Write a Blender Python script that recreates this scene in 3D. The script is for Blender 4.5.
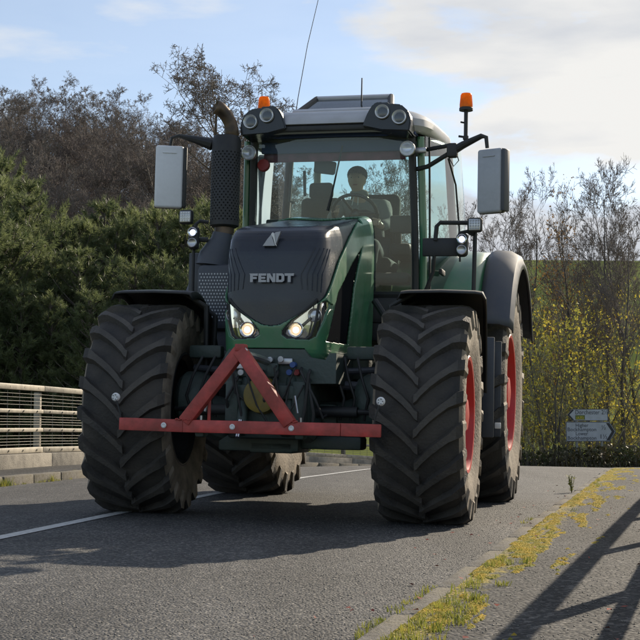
import bpy, bmesh, math, random
import numpy as np
from mathutils import Vector, Matrix, Euler, noise

R = math.radians
scene = bpy.context.scene
for o in list(bpy.data.objects):
    bpy.data.objects.remove(o)
COL = scene.collection

# ------------------------------------------------------------------ camera
cam_d = bpy.data.cameras.new('camera')
cam = bpy.data.objects.new('camera', cam_d)
COL.objects.link(cam)
cam.location = (0, 0, 0.7)
cam.rotation_euler = (R(90 + 4.494), 0, 0)
cam_d.sensor_width = 36
cam_d.lens = 36 * 1336 / 640
cam_d.clip_start = 0.05
cam_d.clip_end = 3000
scene.camera = cam

# ------------------------------------------------------------------ sky, sun, exposure
SUN_AZ, SUN_EL = R(33), R(25)
world = bpy.data.worlds.new('World')
scene.world = world
world.use_nodes = True
wn, wl = world.node_tree.nodes, world.node_tree.links
wn.clear()
w_out = wn.new('ShaderNodeOutputWorld')
w_bg = wn.new('ShaderNodeBackground')
sky = wn.new('ShaderNodeTexSky')
sky.sky_type = 'NISHITA'
sky.sun_disc = False
sky.sun_elevation = SUN_EL
sky.sun_rotation = SUN_AZ
sky.air_density = 0.9
sky.dust_density = 0.35
sky.ozone_density = 1.6
w_tc = wn.new('ShaderNodeTexCoord')
w_map = wn.new('ShaderNodeMapping')
w_map.inputs['Scale'].default_value = (3.2, 3.2, 11.0)
w_map.inputs['Location'].default_value = (1.35, 0.2, 0.6)
w_n = wn.new('ShaderNodeTexNoise')
w_n.inputs['Scale'].default_value = 1.0
w_n.inputs['Detail'].default_value = 9
w_n.inputs['Roughness'].default_value = 0.55
w_n.inputs['Distortion'].default_value = 0.25
# cloud cover thickens towards the sun's side of the sky (smooth, all round)
w_dot = wn.new('ShaderNodeVectorMath'); w_dot.operation = 'DOT_PRODUCT'
w_dot.inputs[1].default_value = (math.sin(R(50)) * 0.95, math.cos(R(50)) * 0.95, 0.25)
w_ma = wn.new('ShaderNodeMath'); w_ma.operation = 'MULTIPLY_ADD'
w_ma.inputs[1].default_value = 1.25
w_ma.inputs[2].default_value = -0.83
w_add = wn.new('ShaderNodeMath'); w_add.operation = 'ADD'
w_r = wn.new('ShaderNodeValToRGB')
w_r.color_ramp.elements[0].position = 0.49
w_r.color_ramp.elements[0].color = (0, 0, 0, 1)
w_r.color_ramp.elements[1].position = 0.57
w_r.color_ramp.elements[1].color = (1, 1, 1, 1)
w_mix = wn.new('ShaderNodeMixRGB')
w_mix.inputs[2].default_value = (6.4, 6.4, 6.5, 1)
w_cm = wn.new('ShaderNodeMath'); w_cm.operation = 'MULTIPLY'; w_cm.inputs[1].default_value = 0.80
wl.new(w_tc.outputs['Generated'], w_map.inputs[0])
wl.new(w_map.outputs[0], w_n.inputs['Vector'])
wl.new(w_tc.outputs['Generated'], w_dot.inputs[0])
wl.new(w_dot.outputs['Value'], w_ma.inputs[0])
wl.new(w_ma.outputs[0], w_add.inputs[0])
wl.new(w_n.outputs['Fac'], w_add.inputs[1])
wl.new(w_add.outputs[0], w_r.inputs[0])
wl.new(w_r.outputs[0], w_cm.inputs[0])
w_veil = wn.new('ShaderNodeMath'); w_veil.operation = 'ADD'; w_veil.inputs[1].default_value = 0.24   # thin high haze everywhere
wl.new(w_cm.outputs[0], w_veil.inputs[0])
w_wisp = wn.new('ShaderNodeMapRange'); w_wisp.inputs[1].default_value = 0.565; w_wisp.inputs[2].default_value = 0.66; w_wisp.inputs[4].default_value = 0.75
w_max = wn.new('ShaderNodeMath'); w_max.operation = 'MAXIMUM'
w_veil.use_clamp = True
wl.new(w_veil.outputs[0], w_max.inputs[0]); wl.new(w_wisp.outputs[0], w_max.inputs[1])
wl.new(w_max.outputs[0], w_mix.inputs[0])
w_map2 = wn.new('ShaderNodeMapping'); w_map2.inputs['Scale'].default_value = (2.2, 2.2, 9.0); w_map2.inputs['Location'].default_value = (4.1, 0.7, 2.3)
w_n2 = wn.new('ShaderNodeTexNoise'); w_n2.inputs['Scale'].default_value = 1.3; w_n2.inputs['Detail'].default_value = 8; w_n2.inputs['Roughness'].default_value = 0.5
w_r2 = wn.new('ShaderNodeValToRGB')
w_r2.color_ramp.elements[0].position = 0.42; w_r2.color_ramp.elements[0].color = (4.3, 4.5, 4.85, 1)
w_r2.color_ramp.elements[1].position = 0.56; w_r2.color_ramp.elements[1].color = (6.0, 5.95, 5.8, 1)
wl.new(w_tc.outputs['Generated'], w_map2.inputs[0]); wl.new(w_map2.outputs[0], w_n2.inputs['Vector'])
wl.new(w_n2.outputs['Fac'], w_wisp.inputs[0]); wl.new(w_n2.outputs['Fac'], w_r2.inputs[0]); wl.new(w_r2.outputs[0], w_mix.inputs[2])
wl.new(sky.outputs[0], w_mix.inputs[1])
wl.new(w_mix.outputs[0], w_bg.inputs[0])
w_bg.inputs[1].default_value = 0.112
wl.new(w_bg.outputs[0], w_out.inputs[0])

sun_d = bpy.data.lights.new('sun', 'SUN')
sun_d.energy = 5.0
sun_d.angle = R(0.5)
sun_d.color = (1.0, 0.87, 0.69)
sun_o = bpy.data.objects.new('sun', sun_d)
COL.objects.link(sun_o)
SUNV = Vector((math.sin(SUN_AZ) * math.cos(SUN_EL), math.cos(SUN_AZ) * math.cos(SUN_EL), math.sin(SUN_EL)))
sun_o.rotation_euler = SUNV.to_track_quat('Z', 'Y').to_euler()
sun_o.location = SUNV * 60
scene.view_settings.view_transform = 'Standard'
scene.view_settings.look = 'None'
scene.view_settings.gamma = 1
scene.view_settings.exposure = 0.42
scene.render.engine = 'CYCLES'
scene.cycles.transparent_max_bounces = 24
scene.cycles.max_bounces = 8

# ------------------------------------------------------------------ materials
def mat(name, col, rough=0.6, metal=0.0, var=0.0, vscale=6.0, col2=None, bump=0.0, bscale=40.0,
        spec=0.5, coat=0.0, emit=None, estr=0.0, trans=0.0, dust=None, dusts=0.0, detail=5):
    m = bpy.data.materials.new(name)
    m.use_nodes = True
    n, l = m.node_tree.nodes, m.node_tree.links
    b = n['Principled BSDF']
    b.inputs['Base Color'].default_value = (*col, 1)
    b.inputs['Roughness'].default_value = rough
    b.inputs['Metallic'].default_value = metal
    b.inputs['Specular IOR Level'].default_value = spec
    b.inputs['Coat Weight'].default_value = coat
    b.inputs['Coat Roughness'].default_value = 0.12
    if emit:
        b.inputs['Emission Color'].default_value = (*emit, 1)
        b.inputs['Emission Strength'].default_value = estr
    tc = n.new('ShaderNodeTexCoord')
    colsock = None
    if var or col2:
        t = n.new('ShaderNodeTexNoise')
        t.inputs['Scale'].default_value = vscale
        t.inputs['Detail'].default_value = detail
        l.new(tc.outputs['Object'], t.inputs['Vector'])
        r = n.new('ShaderNodeValToRGB')
        r.color_ramp.elements[0].position = 0.35
        r.color_ramp.elements[1].position = 0.65
        c2 = col2 or tuple(min(1, c * (1 + var)) for c in col)
        c1 = col if col2 else tuple(c * (1 - var) for c in col)
        r.color_ramp.elements[0].color = (*c1, 1)
        r.color_ramp.elements[1].color = (*c2, 1)
        l.new(t.outputs['Fac'], r.inputs[0])
        colsock = r.outputs[0]
    if dust:
        t = n.new('ShaderNodeTexNoise')
        t.inputs['Scale'].default_value = 3.5
        t.inputs['Detail'].default_value = 8
        t.inputs['Roughness'].default_value = 0.7
        l.new(tc.outputs['Object'], t.inputs['Vector'])
        r = n.new('ShaderNodeValToRGB')
        r.color_ramp.elements[0].position = 0.38
        r.color_ramp.elements[1].position = 0.72
        r.color_ramp.elements[0].color = (0, 0, 0, 1)
        r.color_ramp.elements[1].color = (dusts, dusts, dusts, 1)
        l.new(t.outputs['Fac'], r.inputs[0])
        mx = n.new('ShaderNodeMixRGB')
        l.new(r.outputs[0], mx.inputs[0])
        if colsock: l.new(colsock, mx.inputs[1])
        else: mx.inputs[1].default_value = (*col, 1)
        mx.inputs[2].default_value = (*dust, 1)
        colsock = mx.outputs[0]
        mr = n.new('ShaderNodeMapRange')
        mr.inputs[3].default_value = rough
        mr.inputs[4].default_value = min(1, rough + 0.5)
        l.new(r.outputs[0], mr.inputs[0])
        l.new(mr.outputs[0], b.inputs['Roughness'])
    if colsock: l.new(colsock, b.inputs['Base Color'])
    if bump:
        t = n.new('ShaderNodeTexNoise')
        t.inputs['Scale'].default_value = bscale
        t.inputs['Detail'].default_value = 6
        l.new(tc.outputs['Object'], t.inputs['Vector'])
        bp = n.new('ShaderNodeBump')
        bp.inputs['Strength'].default_value = bump
        bp.inputs['Distance'].default_value = 0.02
        l.new(t.outputs['Fac'], bp.inputs['Height'])
        l.new(bp.outputs[0], b.inputs['Normal'])
    if trans:
        tr = n.new('ShaderNodeBsdfTranslucent')
        if colsock: l.new(colsock, tr.inputs[0])
        else: tr.inputs[0].default_value = (*col, 1)
        ms = n.new('ShaderNodeMixShader')
        ms.inputs[0].default_value = trans
        l.new(b.outputs[0], ms.inputs[1])
        l.new(tr.outputs[0], ms.inputs[2])
        l.new(ms.outputs[0], n['Material Output'].inputs[0])
    return m

def glass(name, tint, refl=1.0, dirt_sheen=0.0, ior=1.5):
    """thin sheet of glass: see-through with a Fresnel reflection and a little dirt"""
    m = bpy.data.materials.new(name)
    m.use_nodes = True
    n, l = m.node_tree.nodes, m.node_tree.links
    n.clear()
    out = n.new('ShaderNodeOutputMaterial')
    tr = n.new('ShaderNodeBsdfTransparent'); tr.inputs[0].default_value = (*tint, 1)
    gl = n.new('ShaderNodeBsdfGlossy'); gl.inputs['Roughness'].default_value = 0.02
    gl.inputs[0].default_value = (refl, refl, refl, 1)
    fr = n.new('ShaderNodeFresnel'); fr.inputs[0].default_value = ior
    mx = n.new('ShaderNodeMixShader')
    l.new(fr.outputs[0], mx.inputs[0]); l.new(tr.outputs[0], mx.inputs[1]); l.new(gl.outputs[0], mx.inputs[2])
    last = mx.outputs[0]
    if dirt_sheen:
        df = n.new('ShaderNodeBsdfDiffuse'); df.inputs[0].default_value = (0.55, 0.62, 0.62, 1)
        tc = n.new('ShaderNodeTexCoord'); t = n.new('ShaderNodeTexNoise')
        t.inputs['Scale'].default_value = 3; t.inputs['Detail'].default_value = 6
        l.new(tc.outputs['Object'], t.inputs['Vector'])
        mr = n.new('ShaderNodeMapRange')
        mr.inputs[1].default_value = 0.3; mr.inputs[2].default_value = 0.75
        mr.inputs[3].default_value = dirt_sheen * 0.3; mr.inputs[4].default_value = dirt_sheen
        l.new(t.outputs['Fac'], mr.inputs[0])
        m2 = n.new('ShaderNodeMixShader')
        l.new(mr.outputs[0], m2.inputs[0]); l.new(last, m2.inputs[1]); l.new(df.outputs[0], m2.inputs[2])
        last = m2.outputs[0]
    l.new(last, out.inputs[0])
    return m

DUST = (0.17, 0.145, 0.115)
M = {}
M['green'] = mat('green paint', (0.035, 0.17, 0.078), 0.28, var=0.08, vscale=2, coat=0.6, dust=(0.15, 0.16, 0.13), dusts=0.4)
M['dkgreen'] = mat('dull green casting', (0.042, 0.066, 0.060), 0.5, dust=(0.11, 0.105, 0.095), dusts=0.5, bump=0.2, bscale=30)
M['meshy'] = mat('matt black mesh', (0.012, 0.013, 0.015), 0.9, spec=0.0)
M['grille'] = mat('black mesh plastic', (0.014, 0.018, 0.030), 0.24, dust=(0.06, 0.065, 0.08), dusts=0.3)
M['black'] = mat('black plastic', (0.014, 0.015, 0.018), 0.5, dust=(0.08, 0.078, 0.072), dusts=0.45)
M['gloss'] = mat('gloss black plastic', (0.012, 0.013, 0.016), 0.22, dust=(0.08, 0.08, 0.08), dusts=0.15)
M['lug'] = mat('pale lug top rubber', (0.040, 0.037, 0.035), 0.7, col2=(0.066, 0.060, 0.053), vscale=6, bump=0.4, bscale=60, dust=(0.14, 0.12, 0.10), dusts=0.4)  # lug tops lighter than the carcass and grooves
M['rubber'] = mat('dusty tyre rubber', (0.020, 0.019, 0.019), 0.72, col2=(0.042, 0.037, 0.033), vscale=5, bump=0.35, bscale=55, dust=(0.115, 0.098, 0.08), dusts=0.36)
M['sidewall'] = mat('dusty tyre wall with sunlit tan', (0.12, 0.098, 0.074), 0.85, col2=(0.26, 0.215, 0.165), vscale=7, bump=0.4, bscale=40)  # dust, with sunlight on the tyre wall painted in as lighter tan
M['red'] = mat('red rim paint', (0.50, 0.022, 0.022), 0.4, dust=DUST, dusts=0.3)
M['barred'] = mat('worn red steel paint', (0.50, 0.060, 0.052), 0.42, var=0.2, vscale=9, dust=(0.13, 0.06, 0.045), dusts=0.8, bump=0.15, bscale=25)
M['grey'] = mat('grey roof plastic', (0.42, 0.43, 0.46), 0.3, var=0.06, dust=(0.3, 0.29, 0.27), dusts=0.3)
M['slate'] = mat('slate grey plastic', (0.045, 0.052, 0.07), 0.42, dust=(0.12, 0.115, 0.11), dusts=0.4)
M['steel'] = mat('bare steel', (0.45, 0.45, 0.46), 0.35, metal=0.9, var=0.2)
M['chrome'] = mat('chrome', (0.75, 0.76, 0.78), 0.12, metal=1.0)
M['silver'] = mat('silver lettering', (0.30, 0.30, 0.32), 0.4, metal=0.6)
M['refl'] = mat('lamp reflector', (0.70, 0.71, 0.73), 0.22, metal=0.4)
M['white'] = mat('white plastic', (0.72, 0.72, 0.72), 0.4)
M['exhaust'] = mat('heat stained exhaust pipe', (0.06, 0.045, 0.035), 0.45, metal=0.6, col2=(0.16, 0.11, 0.07), vscale=9)
M['amber'] = mat('amber beacon plastic', (0.95, 0.33, 0.01), 0.15, var=0.12, vscale=30, trans=0.7)
M['lampon'] = mat('lit headlamp bulb', (1, 0.85, 0.6), 0.3, emit=(1.0, 0.72, 0.38), estr=3.5)
M['lampwarm'] = mat('warm lit reflector', (0.9, 0.7, 0.5), 0.3, emit=(1.0, 0.66, 0.36), estr=0.55)
M['ledon'] = mat('lit blue white lamp', (0.8, 0.85, 1), 0.3, emit=(0.55, 0.6, 1.0), estr=5)
M['mirL'] = mat('mirror shell with pale sky sheen', (0.72, 0.73, 0.77), 0.3, var=0.05, dust=(0.4, 0.4, 0.4), dusts=0.3)  # bright sky reflection on the left shell is painted into its colour
M['mirR'] = mat('mirror shell with blue grey sky sheen', (0.40, 0.42, 0.47), 0.3, var=0.1, dust=(0.2, 0.2, 0.2), dusts=0.4)  # same plastic on the right, weaker sky reflection painted in
M['yellow'] = mat('yellow plastic guard', (0.26, 0.19, 0.03), 0.5, dust=(0.10, 0.09, 0.07), dusts=0.8)
M['seat'] = mat('dark grey seat fabric', (0.035, 0.037, 0.042), 0.85, bump=0.3, bscale=120)
M['liner'] = mat('dark blue cab lining', (0.025, 0.05, 0.15), 0.7)
M['visor'] = mat('maroon sun blind', (0.22, 0.04, 0.07), 0.7, var=0.3, vscale=7)
M['pale'] = mat('pale cab trim', (0.42, 0.45, 0.42), 0.5)
M['glass'] = glass('tinted windscreen glass', (0.74, 0.88, 0.85), 1.0, 0.09, 1.5)  # pale film is dirt plus painted-in haze of reflections on the glass
M['sglass'] = glass('curved door glass', (0.62, 0.82, 0.78), 1.0, 0.05, 1.7)
M['lens'] = glass('clear lamp lens', (0.95, 0.97, 1.0), 1.0, 0.05)
M['hglass'] = glass('roof hatch glass', (0.45, 0.5, 0.55), 1.0, 0.12)
M['skin'] = mat('skin', (0.58, 0.36, 0.27), 0.55)
M['hair'] = mat('brown hair', (0.05, 0.03, 0.02), 0.7, bump=0.6, bscale=150)
M['hoodie'] = mat('grey hoodie fabric', (0.22, 0.225, 0.23), 0.9, bump=0.3, bscale=60)
M['vest'] = mat('dark navy gilet fabric', (0.02, 0.024, 0.04), 0.8, bump=0.4, bscale=25)
M['jeans'] = mat('dark trousers fabric', (0.03, 0.035, 0.05), 0.9)
M['bluecap'] = mat('blue hydraulic cap', (0.03, 0.08, 0.26), 0.4)
M['redcap'] = mat('red hydraulic cap', (0.25, 0.02, 0.02), 0.4)
M['galv'] = mat('weathered aluminium rail', (0.32, 0.285, 0.225), 0.6, metal=0.15, var=0.2, vscale=8, bump=0.1)
M['wire'] = mat('galvanised wire', (0.20, 0.185, 0.16), 0.6, metal=0.2)
M['concrete'] = mat('weathered concrete', (0.30, 0.27, 0.22), 0.9, col2=(0.19, 0.17, 0.14), vscale=7, bump=0.5, bscale=60)
M['kerb'] = mat('grey kerb stone', (0.19, 0.175, 0.155), 0.9, col2=(0.11, 0.10, 0.09), vscale=14, bump=0.8, bscale=90, dust=(0.20, 0.17, 0.07), dusts=0.35)
M['paint'] = mat('worn white road paint', (0.62, 0.62, 0.60), 0.7, col2=(0.42, 0.42, 0.41), vscale=30, bump=0.5, bscale=120)
M['signw'] = mat('white sign face', (0.38, 0.40, 0.46), 0.35, var=0.06, vscale=3, dust=(0.25, 0.26, 0.24), dusts=0.5)
M['signk'] = mat('black sign lettering', (0.012, 0.012, 0.02), 0.5)
M['signg'] = mat('green sign patch', (0.09, 0.12, 0.015), 0.5)
M['signy'] = mat('yellow sign lettering', (0.65, 0.5, 0.02), 0.5)
M['post'] = mat('grey steel post', (0.20, 0.21, 0.21), 0.5, metal=0.3)
M['oldwood'] = mat('weathered wood', (0.12, 0.10, 0.08), 0.9, var=0.3, vscale=12, bump=0.5)
M['bark'] = mat('dark bark', (0.075, 0.062, 0.052), 0.95, col2=(0.13, 0.11, 0.09), vscale=8, bump=0.8, bscale=25)
M['twig'] = mat('grey brown twigs', (0.13, 0.108, 0.094), 0.9, col2=(0.20, 0.17, 0.15), vscale=0.8)
M['twigr'] = mat('pale olive twigs', (0.20, 0.18, 0.12), 0.9, col2=(0.28, 0.25, 0.16), vscale=0.8)
M['twig2'] = mat('purplish twigs', (0.12, 0.097, 0.087), 0.9, col2=(0.18, 0.15, 0.135), vscale=0.8)
M['birch'] = mat('birch bark', (0.12, 0.105, 0.095), 0.9, col2=(0.05, 0.043, 0.04), vscale=5, bump=0.4)
M['straw'] = mat('dry pale stems', (0.30, 0.22, 0.15), 0.9, var=0.2)
M['needle'] = mat('pine needles', (0.055, 0.080, 0.034), 0.5, col2=(0.19, 0.22, 0.095), vscale=1.7, trans=0.5)
M['leafy'] = mat('yellow autumn leaves', (0.66, 0.50, 0.07), 0.7, col2=(0.40, 0.40, 0.08), vscale=1.6, trans=0.5)
M['leafg'] = mat('green hedge leaves', (0.045, 0.055, 0.018), 0.7, col2=(0.08, 0.06, 0.03), vscale=1.5, trans=0.15)
M['leafb'] = mat('brown autumn leaves', (0.17, 0.09, 0.035), 0.8, col2=(0.25, 0.15, 0.05), vscale=2, trans=0.35)
M['under'] = mat('mixed undergrowth leaves', (0.16, 0.20, 0.05), 0.8, col2=(0.20, 0.17, 0.06), vscale=0.6, trans=0.5)
M['grass'] = mat('verge grass', (0.14, 0.18, 0.03), 0.7, col2=(0.32, 0.30, 0.06), vscale=6, trans=0.5)
M['moss'] = mat('yellow moss', (0.44, 0.29, 0.02), 0.95, col2=(0.20, 0.20, 0.03), vscale=9, bump=0.8, bscale=120)
M['stone'] = mat('loose chippings', (0.30, 0.28, 0.25), 0.9, col2=(0.10, 0.10, 0.10), vscale=11)
M['redleaf'] = mat('fallen red leaf', (0.25, 0.05, 0.03), 0.8)

def ground_mat(name, base, lo, hi, sc, bumpst, patch=0.25, moss=False, rough=0.8):
    """coated stones in bitumen: voronoi cells give each chipping its own tone and relief"""
    m = bpy.data.materials.new(name)
    m.use_nodes = True
    n, l = m.node_tree.nodes, m.node_tree.links
    b = n['Principled BSDF']
    b.inputs['Roughness'].default_value = rough
    b.inputs['Specular IOR Level'].default_value = 0.25
    tc = n.new('ShaderNodeTexCoord')
    v = n.new('ShaderNodeTexVoronoi'); v.inputs['Scale'].default_value = sc
    l.new(tc.outputs['Object'], v.inputs['Vector'])
    r = n.new('ShaderNodeValToRGB')
    e = r.color_ramp.elements
    e[0].position = 0.0; e[0].color = (*[base * lo] * 3, 1)
    e[1].position = 1.0; e[1].color = (base * hi, base * hi * 0.94, base * hi * 0.86, 1)
    k = r.color_ramp.elements.new(0.72); k.color = (base * 0.97, base * 0.98, base * 1.0, 1)
    sep = n.new('ShaderNodeSeparateColor')
    l.new(v.outputs['Color'], sep.inputs[0]); l.new(sep.outputs[0], r.inputs[0])
    big = n.new('ShaderNodeTexNoise'); big.inputs['Scale'].default_value = 0.9; big.inputs['Detail'].default_value = 7
    big.inputs['Roughness'].default_value = 0.65
    l.new(tc.outputs['Object'], big.inputs['Vector'])
    mr = n.new('ShaderNodeMapRange'); mr.inputs[1].default_value = 0.3; mr.inputs[2].default_value = 0.7
    mr.inputs[3].default_value = 1 - patch; mr.inputs[4].default_value = 1 + patch
    l.new(big.outputs['Fac'], mr.inputs[0])
    mu = n.new('ShaderNodeMixRGB'); mu.blend_type = 'MULTIPLY'; mu.inputs[0].default_value = 1
    l.new(r.outputs[0], mu.inputs[1]); l.new(mr.outputs[0], mu.inputs[2])
    last = mu.outputs[0]
    mp = n.new('ShaderNodeMapping'); mp.inputs['Scale'].default_value = (1.6, 0.12, 1); mp.inputs['Rotation'].default_value = (0, 0, R(14))
    st = n.new('ShaderNodeTexNoise'); st.inputs['Scale'].default_value = 1.0; st.inputs['Detail'].default_value = 4
    l.new(tc.outputs['Object'], mp.inputs[0]); l.new(mp.outputs[0], st.inputs['Vector'])
    ms_ = n.new('ShaderNodeMapRange'); ms_.inputs[1].default_value = 0.35; ms_.inputs[2].default_value = 0.65; ms_.inputs[3].default_value = 0.78; ms_.inputs[4].default_value = 1.2
    l.new(st.outputs['Fac'], ms_.inputs[0])
    m3 = n.new('ShaderNodeMixRGB'); m3.blend_type = 'MULTIPLY'; m3.inputs[0].default_value = 1
    l.new(last, m3.inputs[1]); l.new(ms_.outputs[0], m3.inputs[2]); last = m3.outputs[0]
    if moss:
        at = n.new('ShaderNodeAttribute'); at.attribute_name = 'edge'
        t = n.new('ShaderNodeTexNoise'); t.inputs['Scale'].default_value = 5; t.inputs['Detail'].default_value = 9
        t.inputs['Roughness'].default_value = 0.72
        l.new(tc.outputs['Object'], t.inputs['Vector'])
        ad = n.new('ShaderNodeMath'); ad.operation = 'ADD'
        l.new(at.outputs['Fac'], ad.inputs[0]); l.new(t.outputs['Fac'], ad.inputs[1])
        rr = n.new('ShaderNodeValToRGB')
        rr.color_ramp.elements[0].position = 0.70; rr.color_ramp.elements[1].position = 0.80
        rr.color_ramp.elements[0].color = (0, 0, 0, 1); rr.color_ramp.elements[1].color = (0.85, 0.85, 0.85, 1)
        l.new(ad.outputs[0], rr.inputs[0])
        t2 = n.new('ShaderNodeTexNoise'); t2.inputs['Scale'].default_value = 22
        l.new(tc.outputs['Object'], t2.inputs['Vector'])
        r2 = n.new('ShaderNodeValToRGB')
        r2.color_ramp.elements[0].position = 0.4; r2.color_ramp.elements[0].color = (0.12, 0.12, 0.03, 1)
        r2.color_ramp.elements[1].position = 0.6; r2.color_ramp.elements[1].color = (0.34, 0.25, 0.03, 1)
        l.new(t2.outputs['Fac'], r2.inputs[0])
        mm = n.new('ShaderNodeMixRGB')
        l.new(rr.outputs[0], mm.inputs[0]); l.new(last, mm.inputs[1]); l.new(r2.outputs[0], mm.inputs[2])
        last = mm.outputs[0]
    l.new(last, b.inputs['Base Color'])
    fine = n.new('ShaderNodeTexNoise'); fine.inputs['Scale'].default_value = sc * 0.55; fine.inputs['Detail'].default_value = 8
    l.new(tc.outputs['Object'], fine.inputs['Vector'])
    inv = n.new('ShaderNodeMath'); inv.operation = 'MULTIPLY_ADD'; inv.inputs[1].default_value = -0.8
    l.new(v.outputs['Distance'], inv.inputs[0]); l.new(fine.outputs['Fac'], inv.inputs[2])
    bp = n.new('ShaderNodeBump'); bp.inputs['Strength'].default_value = bumpst; bp.inputs['Distance'].default_value = 0.012
    l.new(inv.outputs[0], bp.inputs['Height']); l.new(bp.outputs[0], b.inputs['Normal'])
    return m
M['asphalt'] = ground_mat('chipped road asphalt', 0.080, 0.5, 2.6, 80, 0.9, 0.22, rough=0.75)
M['pave'] = ground_mat('worn footway asphalt', 0.046, 0.5, 3.2, 55, 0.8, 0.3, moss=True, rough=0.85)
M['field'] = mat('green pasture', (0.12, 0.150, 0.050), 0.95, col2=(0.19, 0.215, 0.080), vscale=0.12, bump=0.6, bscale=3, detail=9, spec=0.0)

# ------------------------------------------------------------------ mesh helpers
class B:
    def __init__(s):
        s.bm = bmesh.new()
    def _xf(s, vs, c, rot):
        m = Matrix.Translation(c) @ Euler(rot).to_matrix().to_4x4()
        bmesh.ops.transform(s.bm, matrix=m, verts=vs)
    def box(s, c, d, rot=(0, 0, 0), bev=0.0, seg=2):
        g = bmesh.ops.create_cube(s.bm, size=1)
        vs = g['verts']
        bmesh.ops.scale(s.bm, vec=d, verts=vs)
        if bev:
            es = list({e for v in vs for e in v.link_edges})
            bev = min(bev, min(d) * 0.49)
            r = bmesh.ops.bevel(s.bm, geom=es, offset=bev, segments=seg, profile=0.5, affect='EDGES')
            vs = list({v for f in r['faces'] for v in f.verts} | {v for v in vs if v.is_valid})
        s._xf(vs, c, rot)
        return s
    def tube(s, pts, r, n=10, cap=True):
        pts = [Vector(p) for p in pts]
        rs = r if isinstance(r, (list, tuple)) else [r] * len(pts)
        rings = []
        t0 = (pts[1] - pts[0]).normalized()
        ref = Vector((0, 0, 1)) if abs(t0.z) < 0.9 else Vector((1, 0, 0))
        a = t0.cross(ref).normalized()
        for i, p in enumerate(pts):
            t = (pts[min(i + 1, len(pts) - 1)] - pts[max(i - 1, 0)]).normalized()
            a = (a - t * a.dot(t)).normalized()
            b = t.cross(a)
            rings.append([s.bm.verts.new(p + (a * math.cos(k * 2 * math.pi / n) + b * math.sin(k * 2 * math.pi / n)) * rs[i]) for k in range(n)])
        for i in range(len(rings) - 1):
            for k in range(n):
                s.bm.faces.new((rings[i][k], rings[i][(k + 1) % n], rings[i + 1][(k + 1) % n], rings[i + 1][k]))
        if cap:
            s.bm.faces.new(rings[0][::-1]); s.bm.faces.new(rings[-1])
        return s
    def lathe(s, prof, c=(0, 0, 0), axis='x', n=32):
        c = Vector(c)
        rings = []
        for a, r in prof:
            ring = []
            if r < 1e-5:
                v = {'x': (a, 0, 0), 'y': (0, a, 0), 'z': (0, 0, a)}[axis]
                ring = [s.bm.verts.new(c + Vector(v))] * n
            else:
                for k in range(n):
                    t = 2 * math.pi * k / n
                    u, w = r * math.cos(t), r * math.sin(t)
                    v = {'x': (a, u, w), 'y': (w, a, u), 'z': (u, w, a)}[axis]
                    ring.append(s.bm.verts.new(c + Vector(v)))
            rings.append(ring)
        for i in range(len(rings) - 1):
            for k in range(n):
                q = []
                for v in (rings[i][k], rings[i][(k + 1) % n], rings[i + 1][(k + 1) % n], rings[i + 1][k]):
                    if v not in q: q.append(v)
                if len(q) > 2:
                    try: s.bm.faces.new(q)
                    except ValueError: pass
        return s
    def prism(s, poly, axis, a0, a1):
        def mk(p, a):
            return {'x': (a, p[0], p[1]), 'y': (p[0], a, p[1]), 'z': (p[0], p[1], a)}[axis]
        v0 = [s.bm.verts.new(mk(p, a0)) for p in poly]
        v1 = [s.bm.verts.new(mk(p, a1)) for p in poly]
        s.bm.faces.new(v0[::-1]); s.bm.faces.new(v1)
        k = len(poly)
        for i in range(k):
            s.bm.faces.new((v0[i], v0[(i + 1) % k], v1[(i + 1) % k], v1[i]))
        return s
    def ball(s, c, r, sc=(1, 1, 1), sub=2, rot=(0, 0, 0)):
        g = bmesh.ops.create_icosphere(s.bm, subdivisions=sub, radius=r)
        bmesh.ops.scale(s.bm, vec=sc, verts=g['verts'])
        s._xf(g['verts'], c, rot)
        return s
    def sheet(s, rows):
        """grid of points -> faces"""
        vs = [[s.bm.verts.new(p) for p in r] for r in rows]
        for i in range(len(vs) - 1):
            for j in range(len(vs[0]) - 1):
                s.bm.faces.new((vs[i][j], vs[i][j + 1], vs[i + 1][j + 1], vs[i + 1][j]))
        return s
    def mesh(s, name, m, smooth=True, ang=35):
        bmesh.ops.recalc_face_normals(s.bm, faces=s.bm.faces)
        me = bpy.data.meshes.new(name)
        s.bm.to_mesh(me); s.bm.free()
        if smooth:
            me.polygons.foreach_set('use_smooth', [True] * len(me.polygons))
            me.set_sharp_from_angle(angle=R(ang))
        me.materials.append(m)
        return me
    def obj(s, name, m, parent=None, smooth=True, ang=35, solid=0.0, off=0.0, sub=0):
        o = bpy.data.objects.new(name, s.mesh(name, m, smooth, ang))
        COL.objects.link(o)
        o.parent = parent
        if sub:
            md = o.modifiers.new('smooth', 'SUBSURF'); md.levels = md.render_levels = sub
        if solid:
            md = o.modifiers.new('thick', 'SOLIDIFY'); md.thickness = solid; md.offset = off
        return o

def pymesh(name, verts, faces, m, parent=None, smooth=False):
    me = bpy.data.meshes.new(name)
    v = np.asarray(verts, dtype=np.float32)
    f = np.asarray(faces, dtype=np.int32)
    k = f.shape[1]
    me.vertices.add(len(v)); me.vertices.foreach_set('co', v.ravel())
    me.loops.add(f.size); me.loops.foreach_set('vertex_index', f.ravel())
    me.polygons.add(len(f))
    me.polygons.foreach_set('loop_start', np.arange(0, f.size, k, dtype=np.int32))
    me.polygons.foreach_set('loop_total', np.full(len(f), k, dtype=np.int32))
    me.update(calc_edges=True)
    if smooth: me.polygons.foreach_set('use_smooth', [True] * len(f))
    me.materials.append(m)
    o = bpy.data.objects.new(name, me)
    COL.objects.link(o); o.parent = parent
    return o

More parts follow.
